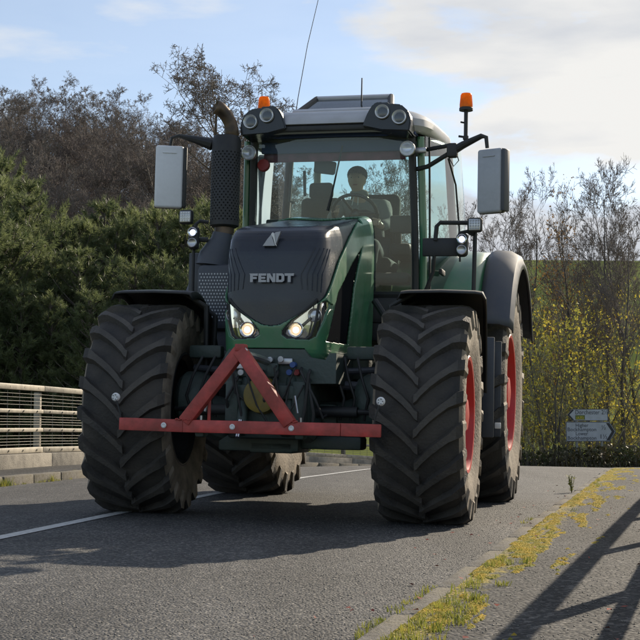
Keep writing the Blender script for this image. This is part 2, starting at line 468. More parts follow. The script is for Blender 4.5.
def empty(name, loc=(0, 0, 0), rot=(0, 0, 0), parent=None):
    o = bpy.data.objects.new(name, None)
    COL.objects.link(o)
    o.location = loc; o.rotation_euler = rot; o.parent = parent
    o.empty_display_size = 0.2
    return o
def tag(o, label=None, cat=None, group=None, kind=None):
    if label: o['label'] = label
    if cat: o['category'] = cat
    if group: o['group'] = group
    if kind: o['kind'] = kind
    return o
def copy_tree(o, parent=None):
    c = o.copy(); COL.objects.link(c); c.parent = parent
    for ch in list(o.children): copy_tree(ch, c)
    return c
def text_mesh(body, size, name, m, parent, loc, rot=(R(90), 0, 0), ext=0.001, sx=1.0):
    cu = bpy.data.curves.new('lettering', 'FONT')
    cu.body = body; cu.size = size; cu.extrude = ext; cu.resolution_u = 3
    t = bpy.data.objects.new('lettering_source', cu)
    COL.objects.link(t)
    bpy.context.view_layer.update()
    me = bpy.data.meshes.new_from_object(t.evaluated_get(bpy.context.evaluated_depsgraph_get()))
    bpy.data.objects.remove(t)
    me.materials.clear(); me.materials.append(m)
    o = bpy.data.objects.new(name, me)
    COL.objects.link(o)
    o.parent = parent; o.location = loc; o.rotation_euler = rot; o.scale = (sx, 1, 1)
    return o

# ------------------------------------------------------------------ ground shape
def crest(Y):
    u = Y - 19.8
    if u <= 0: return 0.0
    if u < 15.6: return -0.00256 * u * u
    z = -0.623 - 0.08 * (u - 15.6)
    return max(z, -1.4)
def Xr(Y):                       # right kerb line
    x = -1.06 + 0.261 * Y
    if Y > 22: x += 0.009 * (Y - 22) ** 2
    return x
_ly = [-20, 0, 12, 15.9, 18.7, 21.8, 25, 27.6, 30.3, 33, 36, 40, 50]
_lx = [-11.6, -7.1, -4.5, -3.8, -3.25, -2.5, -1.45, -0.25, 1.2, 3.0, 5.4, 9.5, 24]
def Xl(Y):                       # left kerb line
    return float(np.interp(Y, _ly, _lx))
_cy = [-20, 4, 7.93, 10.6, 14, 17, 19.9, 24, 28, 32, 40]
_cx = [-7.5, -2.72, -1.92, -1.45, -0.82, -0.20, 0.66, 2.2, 4.2, 6.7, 13]
def Xc(Y):
    return float(np.interp(Y, _cy, _cx))
def road_z(X, Y):
    d = (Xr(Y) - X) * 0.97
    z = 0.008 + 0.0227 * (min(d, 3.3) - 1.85)
    if d > 3.3: z -= 0.02 * (d - 3.3)
    return z + crest(Y)

ys_road = np.concatenate([np.arange(-20, 3, 3.0), np.arange(3, 16, 0.5), np.arange(16, 32.1, 0.8)])
b = B()
b.sheet([[(Xl(Y) + (Xr(Y) - Xl(Y)) * t, Y, road_z(Xl(Y) + (Xr(Y) - Xl(Y)) * t, Y)) for t in np.linspace(0, 1, 25)] for Y in ys_road])
tag(b.obj('road', M['asphalt']), kind='structure')
# centre line, a thin painted sheet following the road
b = B()
b.sheet([[(Xc(Y) + t, Y, road_z(Xc(Y) + t, Y) + 0.004) for t in (-0.05, 0, 0.05)] for Y in np.arange(-4, 31.6, 0.5)])
tag(b.obj('road_marking', M['paint']), kind='structure')

def kerb_run(name, fx, y0, y1, side, w, h, n_len=0.9):
    """one kerb stone after another, each its own part"""
    run = tag(empty(name), kind='structure')
    rnd = random.Random(4)
    ms = [B().box((0, 0, 0), (w, n_len - 0.012, 0.3), bev=0.012 + 0.006 * k, seg=2).mesh('kerb_stone', M['kerb']) for k in range(3)]
    Y = y0
    while Y < y1:
        dx = fx(Y + 0.4) - fx(Y - 0.4)
        a = math.atan2(dx, 0.8)
        Yc = Y + 0.5 * n_len * math.cos(a)
        x = fx(Yc)
        o = bpy.data.objects.new('kerb_stone', rnd.choice(ms))
        COL.objects.link(o); o.parent = run
        zt = road_z(x, Yc) + h + rnd.uniform(-0.004, 0.004)
        gr = (crest(Yc + .4) - crest(Yc - .4)) / 0.8
        o.location = (x + side * w / 2 + rnd.uniform(-.006, .006), Yc, zt - 0.15)
        o.rotation_euler = (math.atan(gr), rnd.uniform(-.01, .01), -a + rnd.uniform(-.006, .006))
        Y += n_len * math.cos(a)
    return run
kerb_run('right_kerb', Xr, 2.5, 24, +1, 0.115, 0.022)
kerb_run('left_kerb', Xl, 9, 38, -1, 0.15, 0.11)

def strip(name, fx, offs, zf, m, ys, edge=None):
    b = B(); rows = []
    for Y in ys:
        rows.append([(fx(Y) + o, Y, zf(o, Y)) for o in offs])
    b.sheet(rows)
    me_ob = b.obj(name, m)
    if edge:
        at = me_ob.data.attributes.new('edge', 'FLOAT', 'POINT')
        vals = []
        for v in me_ob.data.vertices:
            vals.append(edge(v.co.x - fx(v.co.y), v.co.y))
        at.data.foreach_set('value', vals)
    return me_ob
PW = 1.27     # footway width on the right
def right_z(o, Y): return road_z(Xr(Y), Y) + 0.023 + 0.01 * max(0, o - 0.13)
tag(strip('right_pavement', Xr, [0.105, 0.2, 0.28, 0.38, 0.5, 0.65, 0.85, 1.1, 1.4, 1.9, 2.6], right_z, M['pave'],
      np.concatenate([np.arange(-20, 3, 2.0), np.arange(3, 24, 0.35)]),
      edge=lambda o, Y: max(-0.35, 0.36 - 1.3 * max(0, o - 0.12)) ), kind='structure')
def left_z(o, Y): return road_z(Xl(Y), Y) + 0.108
tag(strip('left_pavement', Xl, [-3.4, -2.5, -1.5, -0.6, -0.3, -0.145], left_z, M['pave'], np.arange(6, 42, 0.8),
      edge=lambda o, Y: 0.22 if o > -0.25 else -0.3), kind='structure')

def terrain_z(X, Y):
    z = crest(Y) - 0.35
    edge_l = Xl(min(Y, 50)) - 3.4
    if Y < 48 and X < edge_l:                       # bank falls away beyond the left parapet
        z -= 1.2 * min(1, (edge_l - X) / 4)
    if Y > 38:
        s = min(1, (Y - 38) / 75); s = s * s * (3 - 2 * s)
        side = 1 / (1 + math.exp((X + 0.02 * Y) / 5))       # 1 on the wooded left hill
        far = min(1, max(0, (Y - 50) / 105)); far = far * far * (3 - 2 * far)
        z = z * (1 - min(1, (Y - 38) / 20)) + (-1.5) * min(1, (Y - 38) / 20)
        z += side * 19 * s + (1 - side) * 20.5 * far
        z += 0.5 * noise.noise(Vector((X * 0.05, Y * 0.05, 0))) * min(1, (Y - 38) / 30)
    if Y > 160: z += 0.0 
    return z
xs = np.concatenate([np.arange(-180, -40, 20), np.arange(-40, 60, 3.0), np.arange(60, 181, 20)])
yg = np.concatenate([np.arange(-60, -20, 10), np.arange(-20, 170, 2.5), np.arange(170, 251, 20)])
b = B()
b.sheet([[(x, y, terrain_z(x, y)) for x in xs] for y in yg])
tag(b.obj('ground', M['field']), kind='structure')

# ------------------------------------------------------------------ left parapet: plinth and railing
FOFF = -3.05 + 0.0
def Xf(Y): return float(np.interp(Y, [5, 15, 19, 22.3, 25, 28, 31, 34, 37], [-7.4, -5.35, -4.56, -3.93, -2.95, -1.7, -0.2, 1.7, 3.9]))
def zf(Y): return left_z(0, Y)
pl = tag(empty('parapet_plinth', (Xf(15), 15, zf(15))), 'long low concrete plinth carrying the metal railing at left of road', 'plinth')
def railing(name, fx, fz, Ys, label, wires=True, rails=(0.0, 0.30, 0.58, 0.93), postw=0.09):
    y0 = Ys[0]
    root = tag(empty(name, (fx(y0), y0, fz(y0))), label, 'railing')
    o0 = Vector((fx(y0), y0, fz(y0)))
    P = [Vector((fx(y), y, fz(y))) - o0 for y in Ys]
    for i in range(len(P) - 1):
        a, c = P[i], P[i + 1]
        d = (c - a); L = d.length; az = math.atan2(d.y, d.x); el = math.asin(d.z / L)
        mid = (a + c) / 2
        for k, hz in enumerate(rails):
            hh = 0.085 if k in (0, len(rails) - 1) else 0.06
            B().box(mid + Vector((0, 0, hz + 0.05)), (L - 0.012, 0.06 if k < len(rails) - 1 else 0.085, hh), rot=(0, -el, az), bev=0.012).obj('rail', M['galv'], root)
            bb = B()
            q = 5
            for j in range(q):
                pp = a.lerp(c, (j + .5) / q)
                nrm = Vector((d.y, -d.x, 0)).normalized()
                bb.tube([pp + Vector((0, 0, hz + 0.05)) + nrm * 0.028, pp + Vector((0, 0, hz + 0.05)) + nrm * 0.045], 0.014, 6)
            bb.obj('bolt_row', M['galv'], root)
        if wires:
            w = B(); n_w = 0
            for k in range(len(rails) - 1):
                z0, z1 = rails[k] + 0.09, rails[k + 1] + 0.01
                nn = 5
                for j in range(1, nn):
                    zz = z0 + (z1 - z0) * j / nn
                    w.tube([a + Vector((0, 0, zz)), c + Vector((0, 0, zz))], 0.0032, 4)
            for j in range(1, 6):
                pp = a.lerp(c, j / 6)
                w.tube([pp + Vector((0, 0, 0.05)), pp + Vector((0, 0, rails[-1]))], 0.003, 4)
            w.obj('wire_mesh_panel', M['wire'], root)
    for i, p in enumerate(P):
        nrm = Vector((P[min(i + 1, len(P) - 1)] - P[max(i - 1, 0)]))
        a = math.atan2(nrm.y, nrm.x)
        back = Vector((-math.sin(a), math.cos(a), 0))
        q = B().box(p + Vector((0, 0, 0.46)) + back * 0.075, (postw * 0.75, 0.10, 0.92), rot=(0, 0, a), bev=0.006)
        q.box(p + Vector((0, 0, 0.015)) + back * 0.075, (postw * 2, 0.2, 0.03), rot=(0, 0, a), bev=0.004)
        po = q.obj('post', M['galv'], root)
    return root
Y = 9.0; k = 0
Ysf = [10.7, 13.1, 15.6, 18.05, 20.55, 22.8, 24.9, 26.9, 28.8, 30.6, 32.3, 34.0, 35.6]
for i in range(len(Ysf) - 1):
    y0, y1 = Ysf[i], Ysf[i + 1]
    a, c = Vector((Xf(y0), y0, zf(y0))), Vector((Xf(y1), y1, zf(y1)))
    d = c - a; L = d.length
    B().box((a + c) / 2 + Vector((0, 0, 0.0)) - pl.location, (L - 0.01, 0.36, 0.40), rot=(0, -math.asin(d.z / L), math.atan2(d.y, d.x)), bev=0.015).obj('plinth_block', M['concrete'], pl)
railing('metal_railing', Xf, lambda Y: zf(Y) + 0.2, Ysf, 'weathered metal railing with wire mesh at the left edge of the road')
# the same kind of railing along the right footway, just out of frame: its shadow falls on the footway
def Xfr(Y): return Xr(Y) + PW + 0.035 * (Y - 5)
railing('bridge_railing', Xfr, lambda Y: right_z(PW, Y) + 0.06, [4.05 + 2.55 * i for i in range(8)],
        'plain metal railing along the right edge of the footway', wires=False, rails=(0.04, 0.52, 1.03), postw=0.09)

# ------------------------------------------------------------------ vegetation generators
def tubes_to_mesh(lines):
    """lines: list of (pts Nx3, radii N) -> verts, quad faces; 3 sided when thin"""
    V, F = [], []
    base = 0
    for pts, rad in lines:
        n = 5 if rad[0] > 0.03 else 3
        p = np.asarray(pts)
        t = p[-1] - p[0]; t = t / (np.linalg.norm(t) + 1e-9)
        ref = np.array([0, 0, 1.0]) if abs(t[2]) < 0.85 else np.array([1.0, 0, 0])
        a = np.cross(t, ref); a /= np.linalg.norm(a); bb = np.cross(t, a)
        ang = np.arange(n) * 2 * math.pi / n
        ring = np.cos(ang)[:, None] * a + np.sin(ang)[:, None] * bb
        v = p[:, None, :] + ring[None] * np.asarray(rad)[:, None, None]
        V.append(v.reshape(-1, 3))
        N = len(p)
        i = np.arange(N - 1)[:, None] * n; k = np.arange(n)[None]
        k2 = (k + 1) % n
        F.append(np.stack([i + k, i + k2, i + n + k2, i + n + k], -1).reshape(-1, 4) + base)
        base += N * n
    return np.concatenate(V), np.concatenate(F)

def grow_tree(seed, h, spread=0.5, counts=(18, 7, 5, 3), up=0.5, r0=0.14, twig=0.008, start=0.25, gnarl=0.15, l1=0.42, multi=1):
    rg = random.Random(seed)
    out_trunk, out = [], []
    tips = []
    def line(p, d, L, r, rend, nseg, wob, lift):
        pts = [p.copy()]; dd = d.normalized()
        for s_ in range(nseg):
            dd = (dd + Vector((rg.gauss(0, wob), rg.gauss(0, wob), rg.gauss(0, wob) + lift))).normalized()
            pts.append(pts[-1] + dd * (L / nseg))
        rad = [r + (rend - r) * (i / nseg) for i in range(nseg + 1)]
        return pts, rad
    def rec(pts, rad, L, lev):
        if lev >= len(counts):
            tips.append(pts[-1]); return
        for c in range(counts[lev]):
            t = rg.uniform(0.2 if lev else start, 1.0)
            i = min(int(t * (len(pts) - 1)), len(pts) - 2)
            f = t * (len(pts) - 1) - i
            p = pts[i].lerp(pts[i + 1], f)
            r = (rad[i] * (1 - f) + rad[i + 1] * f)
            d0 = (pts[i + 1] - pts[i]).normalized()
            sd = Vector((rg.gauss(0, 1), rg.gauss(0, 1), rg.gauss(0, 1)))
            sd = (sd - d0 * sd.dot(d0)).normalized()
            d = (d0 * up + sd * spread).normalized()
            if lev == 0: ll = h * l1 * (1.15 - 0.75 * t) * rg.uniform(0.7, 1.2)
            else: ll = L * (rg.uniform(0.35, 0.65) if lev < 3 else rg.uniform(0.5, 0.8)) * (1.1 - 0.5 * t)
            rr = max(twig, r * (0.42 if lev == 0 else 0.55))
            pp, ra = line(p, d, ll, rr, max(twig * 0.6, rr * 0.35), 4 if lev < 2 else 3, gnarl, 0.10 if lev < 2 else 0.04)
            out.append((pp, ra))
            rec(pp, ra, ll, lev + 1)
    for q in range(multi):
        st = Vector((rg.uniform(-.2, .2), rg.uniform(-.2, .2), 0)) if multi > 1 else Vector((0, 0, -0.3))
        d = Vector((rg.gauss(0, .05 if multi == 1 else .3), rg.gauss(0, .05 if multi == 1 else .3), 1))
        tp, tr = line(st, d, h * rg.uniform(.8, 1), r0, r0 * 0.12, 9, 0.05 + gnarl * 0.2, 0.03)
        out_trunk.append((tp, tr))
        rec(tp, tr, h, 0)
    return out_trunk, out, tips
def leaf_cards(pts, rg, per, size, jitter):
    P = np.repeat(np.array([tuple(p) for p in pts]), per, axis=0)
    n = len(P)
    P = P + rg.normal(0, jitter, (n, 3))
    a = rg.normal(0, 1, (n, 3)); a /= np.linalg.norm(a, axis=1)[:, None]
    c = rg.normal(0, 1, (n, 3)); c = np.cross(a, c); c /= np.linalg.norm(c, axis=1)[:, None]
    s = size * rg.uniform(0.6, 1.3, (n, 1))
    v = np.stack([P - a * s, P + c * s * .55, P + a * s, P - c * s * .55], 1).reshape(-1, 3)
    return v, np.arange(4 * n).reshape(-1, 4)

HT = {}
def make_tree_proto(name, seed, h, m_trunk, m_twig, leaf=None, **kw):
    tr, br, tips = grow_tree(seed, h, **kw)
    root = empty(name)
    HT[root.name] = max(p.z for ln in br for p in ln[0])
    v, f = tubes_to_mesh(tr); pymesh('trunk', v, f, m_trunk, root, True)
    v, f = tubes_to_mesh(br); pymesh('branches', v, f, m_twig, root, True)
    if leaf:
        mm, per, size, jit, frac, zlim = leaf
        rg = np.random.default_rng(seed)
        tp = [t for t in tips if rg.random() < frac and t.z < zlim * h]
        if tp:
            v, f = leaf_cards(tp, rg, per, size, jit)
            o = pymesh('leaves', v, f, mm, root); o['kind'] = 'stuff'
    return root
placed_protos = set()
def place(proto, loc, rz, sc, label, cat, group=None):
    if proto.name not in placed_protos:
        placed_protos.add(proto.name); o = proto
    else:
        o = copy_tree(proto)
    o.location = loc; o.rotation_euler = (0, 0, rz); o.scale = (sc[0], sc[0], sc[1]) if isinstance(sc, tuple) else (sc,) * 3
    for k_ in ('group',):
        if k_ in o: del o[k_]
    tag(o, label, cat, group)
    return o
def px(x, Y): return (x - 320) * Y / 1336.0
def pz(y, Y): return 0.7 + (425 - y) * Y / 1336.0

rnd = random.Random(11)
class _PN(dict):
    def __missing__(s_, k): return k.name
PN = _PN()
# bare woodland on the left hill
wood = [make_tree_proto('bare_tree', 21 + i, 9.5, M['bark'], M['twig'] if i % 2 else M['twig2'], spread=0.62, counts=(15, 6, 5, 4, 3), up=0.62,
                        r0=0.13, twig=0.0075, start=0.2, gnarl=0.12, l1=0.44) for i in range(4)]
LW = 'bare grey brown tree among the leafless wood on the hill at left'
GW = 'leafless trees of the wood on the left hill'
n_w = 0
sky_line = [(-40, 84), (0, 82), (30, 78), (60, 73), (85, 74), (110, 84), (135, 90), (150, 110), (180, 112), (210, 120), (240, 120), (265, 125), (300, 200)]
for row, (Yr, ddrop, cnt) in enumerate([(92, 0, 21), (82, 14, 19), (72, 34, 17), (62, 62, 15), (53, 95, 13)]):
    for i in range(cnt):
        x = -55 + (290 + 55) * (i + rnd.uniform(0.1, 0.9)) / cnt
        Yt = Yr + rnd.uniform(-4, 4)
        top = float(np.interp(x, [q[0] for q in sky_line], [q[1] for q in sky_line])) + ddrop * rnd.uniform(0.9, 1.1) + rnd.uniform(-2, 5)
        X = px(x, Yt); gz = terrain_z(X, Yt)
        hh = pz(top - 4, Yt) - gz
        hh = max(4.5, hh)
        pw_ = rnd.choice(wood); hw_ = HT[PN[pw_]]
        place(pw_, (X, Yt, gz - 0.1), rnd.uniform(0, 6.28), (min(hh, 13) / hw_ * 1.05, hh / hw_), LW, 'tree', GW)
# the big spreading tree on the skyline
big = make_tree_proto('bare_tree', 77, 11, M['bark'], M['twig'], spread=0.80, counts=(34, 8, 5, 4, 2), up=0.5, r0=0.24, twig=0.0085, start=0.25, gnarl=0.12, l1=0.40)
Yt = 66; X = px(200, Yt); gz = terrain_z(X, Yt)
place(big, (X, Yt, gz - .2), 0.4, (1.5, (pz(48, Yt) - gz) / HT[big.name]), 'tallest spreading bare tree standing above the wood behind the exhaust', 'tree')
Yt = 62; X = px(372, Yt); gz = terrain_z(X, Yt)
place(big, (X, Yt, gz - .2), 2.0, (.75, (pz(138, Yt) - gz) / HT[big.name]), 'spreading bare tree seen through the windscreen behind the driver', 'tree')

# birches and hazels on the right, some still in leaf
bir = [make_tree_proto('birch_tree', 41 + i, 9, M['birch'], M['twig2'], spread=0.55, counts=(24, 6, 5, 3), up=0.66, r0=0.085,
                       twig=0.006, start=0.32, gnarl=0.10, l1=0.30, leaf=(M['leafy'], 2, 0.045, 0.12, 0.25, 0.55)) for i in range(3)]
brn = make_tree_proto('birch_tree', 48, 7, M['birch'], M['twig2'], spread=0.5, counts=(26, 6, 5), up=0.7, r0=0.08,
                      twig=0.008, start=0.2, gnarl=0.13, l1=0.3, leaf=(M['leafb'], 4, 0.034, 0.13, 0.6, 1.2))
spec = [(497, 186, 47, 0, 'slim bare tree just right of the mirror beside the rear mudguard'),
        (521, 178, 52, 1, 'thin bare tree with forked top behind the rear mudguard'),
        (541, 214, 50, 2, 'slender bare tree left of the brown leaved tree'),
        (566, 196, 46, 3, 'small tree keeping brown leaves in its rounded top'),
        (590, 212, 54, 1, 'low bare birch between the brown leaved tree and the tallest one'),
        (611, 152, 45, 0, 'tallest bare birch on the right with a fine twiggy crown'),
        (622, 200, 43, 2, 'bare birch close beside the tallest birch above the wooden fence'),
        (646, 165, 46, 1, 'bare birch cut by the right edge of the picture'),
        (672, 190, 50, 2, 'bare birch just beyond the right edge'),
        (470, 215, 56, 2, 'bare tree behind the right door glass of the tractor'),
        (508, 205, 56, 2, 'bare birch with low twigs against the field just right of the rear mudguard'),
        (578, 190, 57, 2, 'bare birch rising just right of the brown leaved tree'),
        (630, 175, 56, 2, 'bare birch between the tallest birch and the right picture edge'),
        (430, 205, 58, 0, 'bare tree seen through the cab glass behind the driver at right'),
        (402, 190, 52, 1, 'bare tree seen through the windscreen beside the driver')]
for x, top, Yt, v, lab in spec:
    X = px(x, Yt); gz = terrain_z(X, Yt)
    pr_ = brn if v == 3 else bir[v]
    H = (pz(top - 12, Yt) - gz)
    place(pr_, (X, Yt, gz - .1), rnd.uniform(0, 6), (1.0 if v != 3 else 1.1, H / HT[pr_.name]), lab, 'tree')
haz = [make_tree_proto('hazel_shrub', 61 + i, 4.2, M['birch'], M['twigr'], spread=0.45, counts=(8, 4, 3, 2), up=0.75, r0=0.035,
                       twig=0.007, start=0.15, gnarl=0.15, l1=0.36, multi=4, leaf=(M['leafy'], 3, 0.038, 0.13, 0.48, 1.2)) for i in range(3)]
hx = [(455, 50), (500, 44), (530, 43), (552, 41.5), (566, 45), (584, 42.5), (604, 45), (640, 44), (668, 43), (540, 49), (580, 51), (616, 53), (652, 52)]
for i, (x, Yt) in enumerate(hx):
    X = px(x, Yt); gz = terrain_z(X, Yt)
    s_ = rnd.uniform(1.1, 1.7)
    if x > 595: s_ *= 0.8
    place(haz[i % 3], (X, Yt, gz - .1), rnd.uniform(0, 6), s_, 'multi stemmed shrub hung with yellow autumn leaves behind the road sign', 'shrub', 'yellow leaved shrubs behind the hedge at right')

# pines behind the left railing
def make_pine(seed, h, rad):
    rg = random.Random(seed); ng = np.random.default_rng(seed)
    root = empty('pine_tree')
    trunk = [([Vector((0.05 * math.sin(z * 2 + seed), 0.05 * math.cos(z * 1.7), z)) for z in np.linspace(-0.3, h, 9)], [0.10 * (1 - z / 10) for z in range(9)])]
    br = []; P = []; D = []
    z = 0.25
    while z < h - 0.05:
        t = z / h
        env = rad * (0.75 + 0.5 * math.sin(min(1, t * 2.2) * math.pi / 2)) * (1 - t ** 2.2) + 0.12
        nb = rg.randint(6, 8)
        a0 = rg.uniform(0, 6.28)
        for k in range(nb):
            a = a0 + k * 6.283 / nb + rg.uniform(-.25, .25)
            L = env * rg.uniform(0.65, 1.15)
            p0 = Vector((0, 0, z)); pts = [p0]
            up = 0.15 + 0.5 * t
            for s_ in range(4):
                up += 0.16
                pts.append(pts[-1] + Vector((math.cos(a), math.sin(a), up)).normalized() * L / 4)
            br.append((pts, [0.022, 0.018, 0.014, 0.010, 0.006]))
            ns = max(3, int(L * 9))
            for s_ in range(ns):
                f = rg.uniform(0.25, 1.0) * 4; i = min(3, int(f))
                p = pts[i].lerp(pts[i + 1], f - i)
                d = Vector((math.cos(a) + rg.gauss(0, .6), math.sin(a) + rg.gauss(0, .6), 0.9 + rg.gauss(0, .35))).normalized()
                l2 = rg.uniform(0.12, 0.3)
                q = p + d * l2
                P.append((p, d, l2))
        z += rg.uniform(0.26, 0.36)
    P.append((Vector((0, 0, h - .3)), Vector((0, 0, 1)), 0.5))
    p = np.array([tuple(a[0]) for a in P]); d = np.array([tuple(a[1]) for a in P]); l2 = np.array([a[2] for a in P])
    K = 44
    n = len(p)
    tt = ng.uniform(0, 1, (n, K)) ** 0.8
    base = p[:, None] + d[:, None] * (l2[:, None] * tt)[..., None]
    sd = ng.normal(0, 1, (n, K, 3))
    sd -= d[:, None] * np.sum(sd * d[:, None], -1, keepdims=True)
    sd /= np.linalg.norm(sd, axis=-1, keepdims=True)
    nd = sd * 0.75 + d[:, None] * 0.75
    nl = ng.uniform(0.08, 0.12, (n, K, 1))
    w = np.cross(nd, ng.normal(0, 1, (n, K, 3))); w /= np.linalg.norm(w, axis=-1, keepdims=True)
    v = np.stack([base - w * .0065, base + w * .0065, base + nd * nl], 2).reshape(-1, 3)
    v2, f2 = tubes_to_mesh(trunk); pymesh('trunk', v2, f2, M['bark'], root, True)
    v2, f2 = tubes_to_mesh(br); pymesh('branches', v2, f2, M['bark'], root, True)
    o = pymesh('needles', v, np.arange(len(v)).reshape(-1, 3), M['needle'], root); o['kind'] = 'stuff'
    return root
pines = [make_pine(5 + i, 5.0, 1.25 + .2 * i) for i in range(3)]
pine_top = [(-60, 150), (0, 158), (25, 178), (50, 215), (75, 212), (100, 195), (130, 205), (150, 200), (180, 203), (210, 196), (240, 215), (270, 240), (300, 270)]
for row, (Yr, dd, cnt) in enumerate([(34, 0, 13), (31, 10, 12), (28, 45, 11), (25.6, 90, 8)]):
    for i in range(cnt):
        x = -60 + (330 - 20 * row) * (i + rnd.uniform(.2, .8)) / cnt
        Yt = Yr + rnd.uniform(-1, 1)
        if Yt < 27 and x > 120: Yt += 2.2
        top = float(np.interp(x, [q[0] for q in pine_top], [q[1] for q in pine_top])) + dd * rnd.uniform(.7, 1.3) + rnd.uniform(-6, 14)
        X = px(x, Yt); gz = terrain_z(X, Yt); H = pz(top, Yt) - gz
        place(rnd.choice(pines), (X, Yt, gz), rnd.uniform(0, 6.28), (min(1.25, max(0.8, H / 5.2)), H / 5.1), 'young bushy pine with sunlit needle tips behind the railing at left', 'pine tree', 'pines massed behind the left railing')
dry = make_tree_proto('dry_shrub', 91, 3.6, M['straw'], M['straw'], spread=0.4, counts=(9, 4), up=0.85, r0=0.03, twig=0.007, start=0.2, gnarl=0.1, l1=0.35, multi=6)
for x, Yt, s_ in [(8, 33, 1.45), (95, 36, 1.55), (128, 36, 1.5), (160, 37, 1.5), (60, 36, 1.4), (190, 37, 1.45), (235, 37, 1.6), (4, 28.5, 1.2)]:
    X = px(x, Yt); gz = terrain_z(X, Yt)
    place(dry, (X, Yt, gz), rnd.uniform(0, 6), s_, 'dry leafless shrub of pale upright stems rising among the pines', 'shrub', 'dry shrubs between the pines')

# hedge at the foot of the far bank
ng = np.random.default_rng(3)
def hedge_line(t): Y = 38.5 - 2.0 * t; return (3.0 + 14 * t, Y)
n = 15000
t = ng.uniform(0, 1, n)
hxp = 2.6 + 12 * t + ng.normal(0, .05, n)
hyp = 35.0 + ng.uniform(-.45, .45, n)
hump = 0.25 * np.sin(hxp * 1.9) + 0.15 * np.sin(hxp * 4.3)
hzp = ng.uniform(0, 1, n) ** 0.8 * (1.04 + hump * .3)
gzz = np.array([terrain_z(a, c) for a, c in zip(hxp, hyp)])
hedge = tag(empty('hedge', (8, 35, terrain_z(8, 35))), 'dark clipped hedge running along the far edge of the road under the sign', 'hedge')
off = np.array(hedge.location)
v, f = leaf_cards(list(zip(hxp, hyp, hzp + gzz)), ng, 1, 0.055, 0.02)
o = pymesh('leaves', v - off, f, M['leafg'], hedge); o['kind'] = 'stuff'
lines = []
rg = random.Random(8)
for i in range(1500):
    tt_ = rg.random(); xx = 2.6 + 12 * tt_; yy = 35.0 + rg.uniform(-.4, .4); g_ = terrain_z(xx, yy)
    p = Vector((xx, yy, g_)); q = p + Vector((rg.gauss(0, .22), rg.gauss(0, .15), rg.uniform(.5, 1.05)))
    m_ = p.lerp(q, .5) + Vector((rg.gauss(0, .08), 0, 0))
    lines.append(([p, m_, q], [0.016, 0.011, 0.004]))
v, f = tubes_to_mesh(lines); pymesh('stems', v - off, f, M['bark'], hedge, True)
# undergrowth of the bank behind it
n = 9000
hxp = ng.uniform(5.2, 22, n); hyp = ng.uniform(36.6, 46, n)
hzp = np.array([terrain_z(a, c) for a, c in zip(hxp, hyp)]) + ng.uniform(0, 1, n) ** 2 * 1.3
v, f = leaf_cards(list(zip(hxp, hyp, hzp)), ng, 1, 0.06, 0.03)
tag(pymesh('undergrowth', v, f, M['under']), 'low brown and green undergrowth on the bank behind the hedge', 'undergrowth', kind='stuff')

# wooden field fence on the right beyond the hedge
wf = tag(empty('wooden_fence', (px(600, 41), 41, terrain_z(px(600, 41), 41))), 'old post and rail wooden field fence behind the sign at right', 'fence')
wo = Vector(wf.location)
pp = [Vector((px(596, 41) + 1.3 * i, 41 + .1 * i, 0)) for i in range(6)]
for i, p in enumerate(pp):
    g_ = terrain_z(p.x, p.y)
    B().box(Vector((p.x, p.y, g_ + .75)) - wo, (.11, .09, 1.7), rot=(0, rnd.uniform(-.03, .03), 0), bev=.01).obj('post', M['oldwood'], wf)
    if i < 5:
        for hz in (1.05, 1.32, .75):
            a = Vector((p.x, p.y - .06, g_ + hz + .15)) - wo; c = Vector((pp[i + 1].x, pp[i + 1].y - .06, g_ + hz + .15 + rnd.uniform(-.02, .02))) - wo
            d = c - a
            B().box((a + c) / 2, (d.length, .035, .085), rot=(0, 0, math.atan2(d.y, d.x)), bev=.006).obj('rail', M['oldwood'], wf)

# ------------------------------------------------------------------ direction sign
SX, SY = px(590, 36), 36.0
sg = terrain_z(SX, SY)
sign = tag(empty('direction_sign', (SX, SY, sg), (0, 0, 0)), 'white village direction sign with two arrow panels in front of the hedge', 'road sign')
u = 36 / 1336.0
def sx_(x): return (x - 590) * u
def sz_(y): return pz(y, 36) - sg
for x in (576, 601):
    B().tube([(sx_(x), .05, 0), (sx_(x), .05, sz_(410))], .035, 10).obj('post', M['post'], sign)
lo = [(sx_(565), sz_(441.3)), (sx_(608.5), sz_(441.3)), (sx_(615), sz_(431.5)), (sx_(608.5), sz_(421.7)), (sx_(565), sz_(421.7))]
p_lo = B().prism(lo, 'y', 0.0, -0.02).obj('arrow_panel', M['signw'], sign, smooth=False)
up_ = [(sx_(572), sz_(420.8)), (sx_(607.3), sz_(420.8)), (sx_(607.3), sz_(409)), (sx_(572), sz_(409)), (sx_(566.5), sz_(414.9))]
p_up = B().prism(up_, 'y', 0.0, -0.02).obj('arrow_panel', M['signw'], sign, smooth=False)
def edge_frame(poly, w, name, par):
    bb = B()
    k = len(poly)
    cx = sum(p[0] for p in poly) / k; cz = sum(p[1] for p in poly) / k
    for i in range(k):
        a, c = poly[i], poly[(i + 1) % k]
        a = (cx + (a[0] - cx) * .985, cz + (a[1] - cz) * .96); c = (cx + (c[0] - cx) * .985, cz + (c[1] - cz) * .96)
        L = math.hypot(c[0] - a[0], c[1] - a[1])
        bb.box(((a[0] + c[0]) / 2, -.0225 - .0004 * i, (a[1] + c[1]) / 2), (L, .004, w), rot=(0, -math.atan2(c[1] - a[1], c[0] - a[0]), 0))
    bb.obj(name, M['signk'], par, smooth=False)
edge_frame(lo, .012, 'panel_border', p_lo); edge_frame(up_, .012, 'panel_border', p_up)
def chev(xt, xb, zt, zm, zb, w, par):
    B().prism([(xb, zt), (xb + w, zt), (xt + w, zm), (xb + w, zb), (xb, zb), (xt, zm)], 'y', -.0205, -.0235).obj('arrowhead', M['signk'], par, smooth=False)
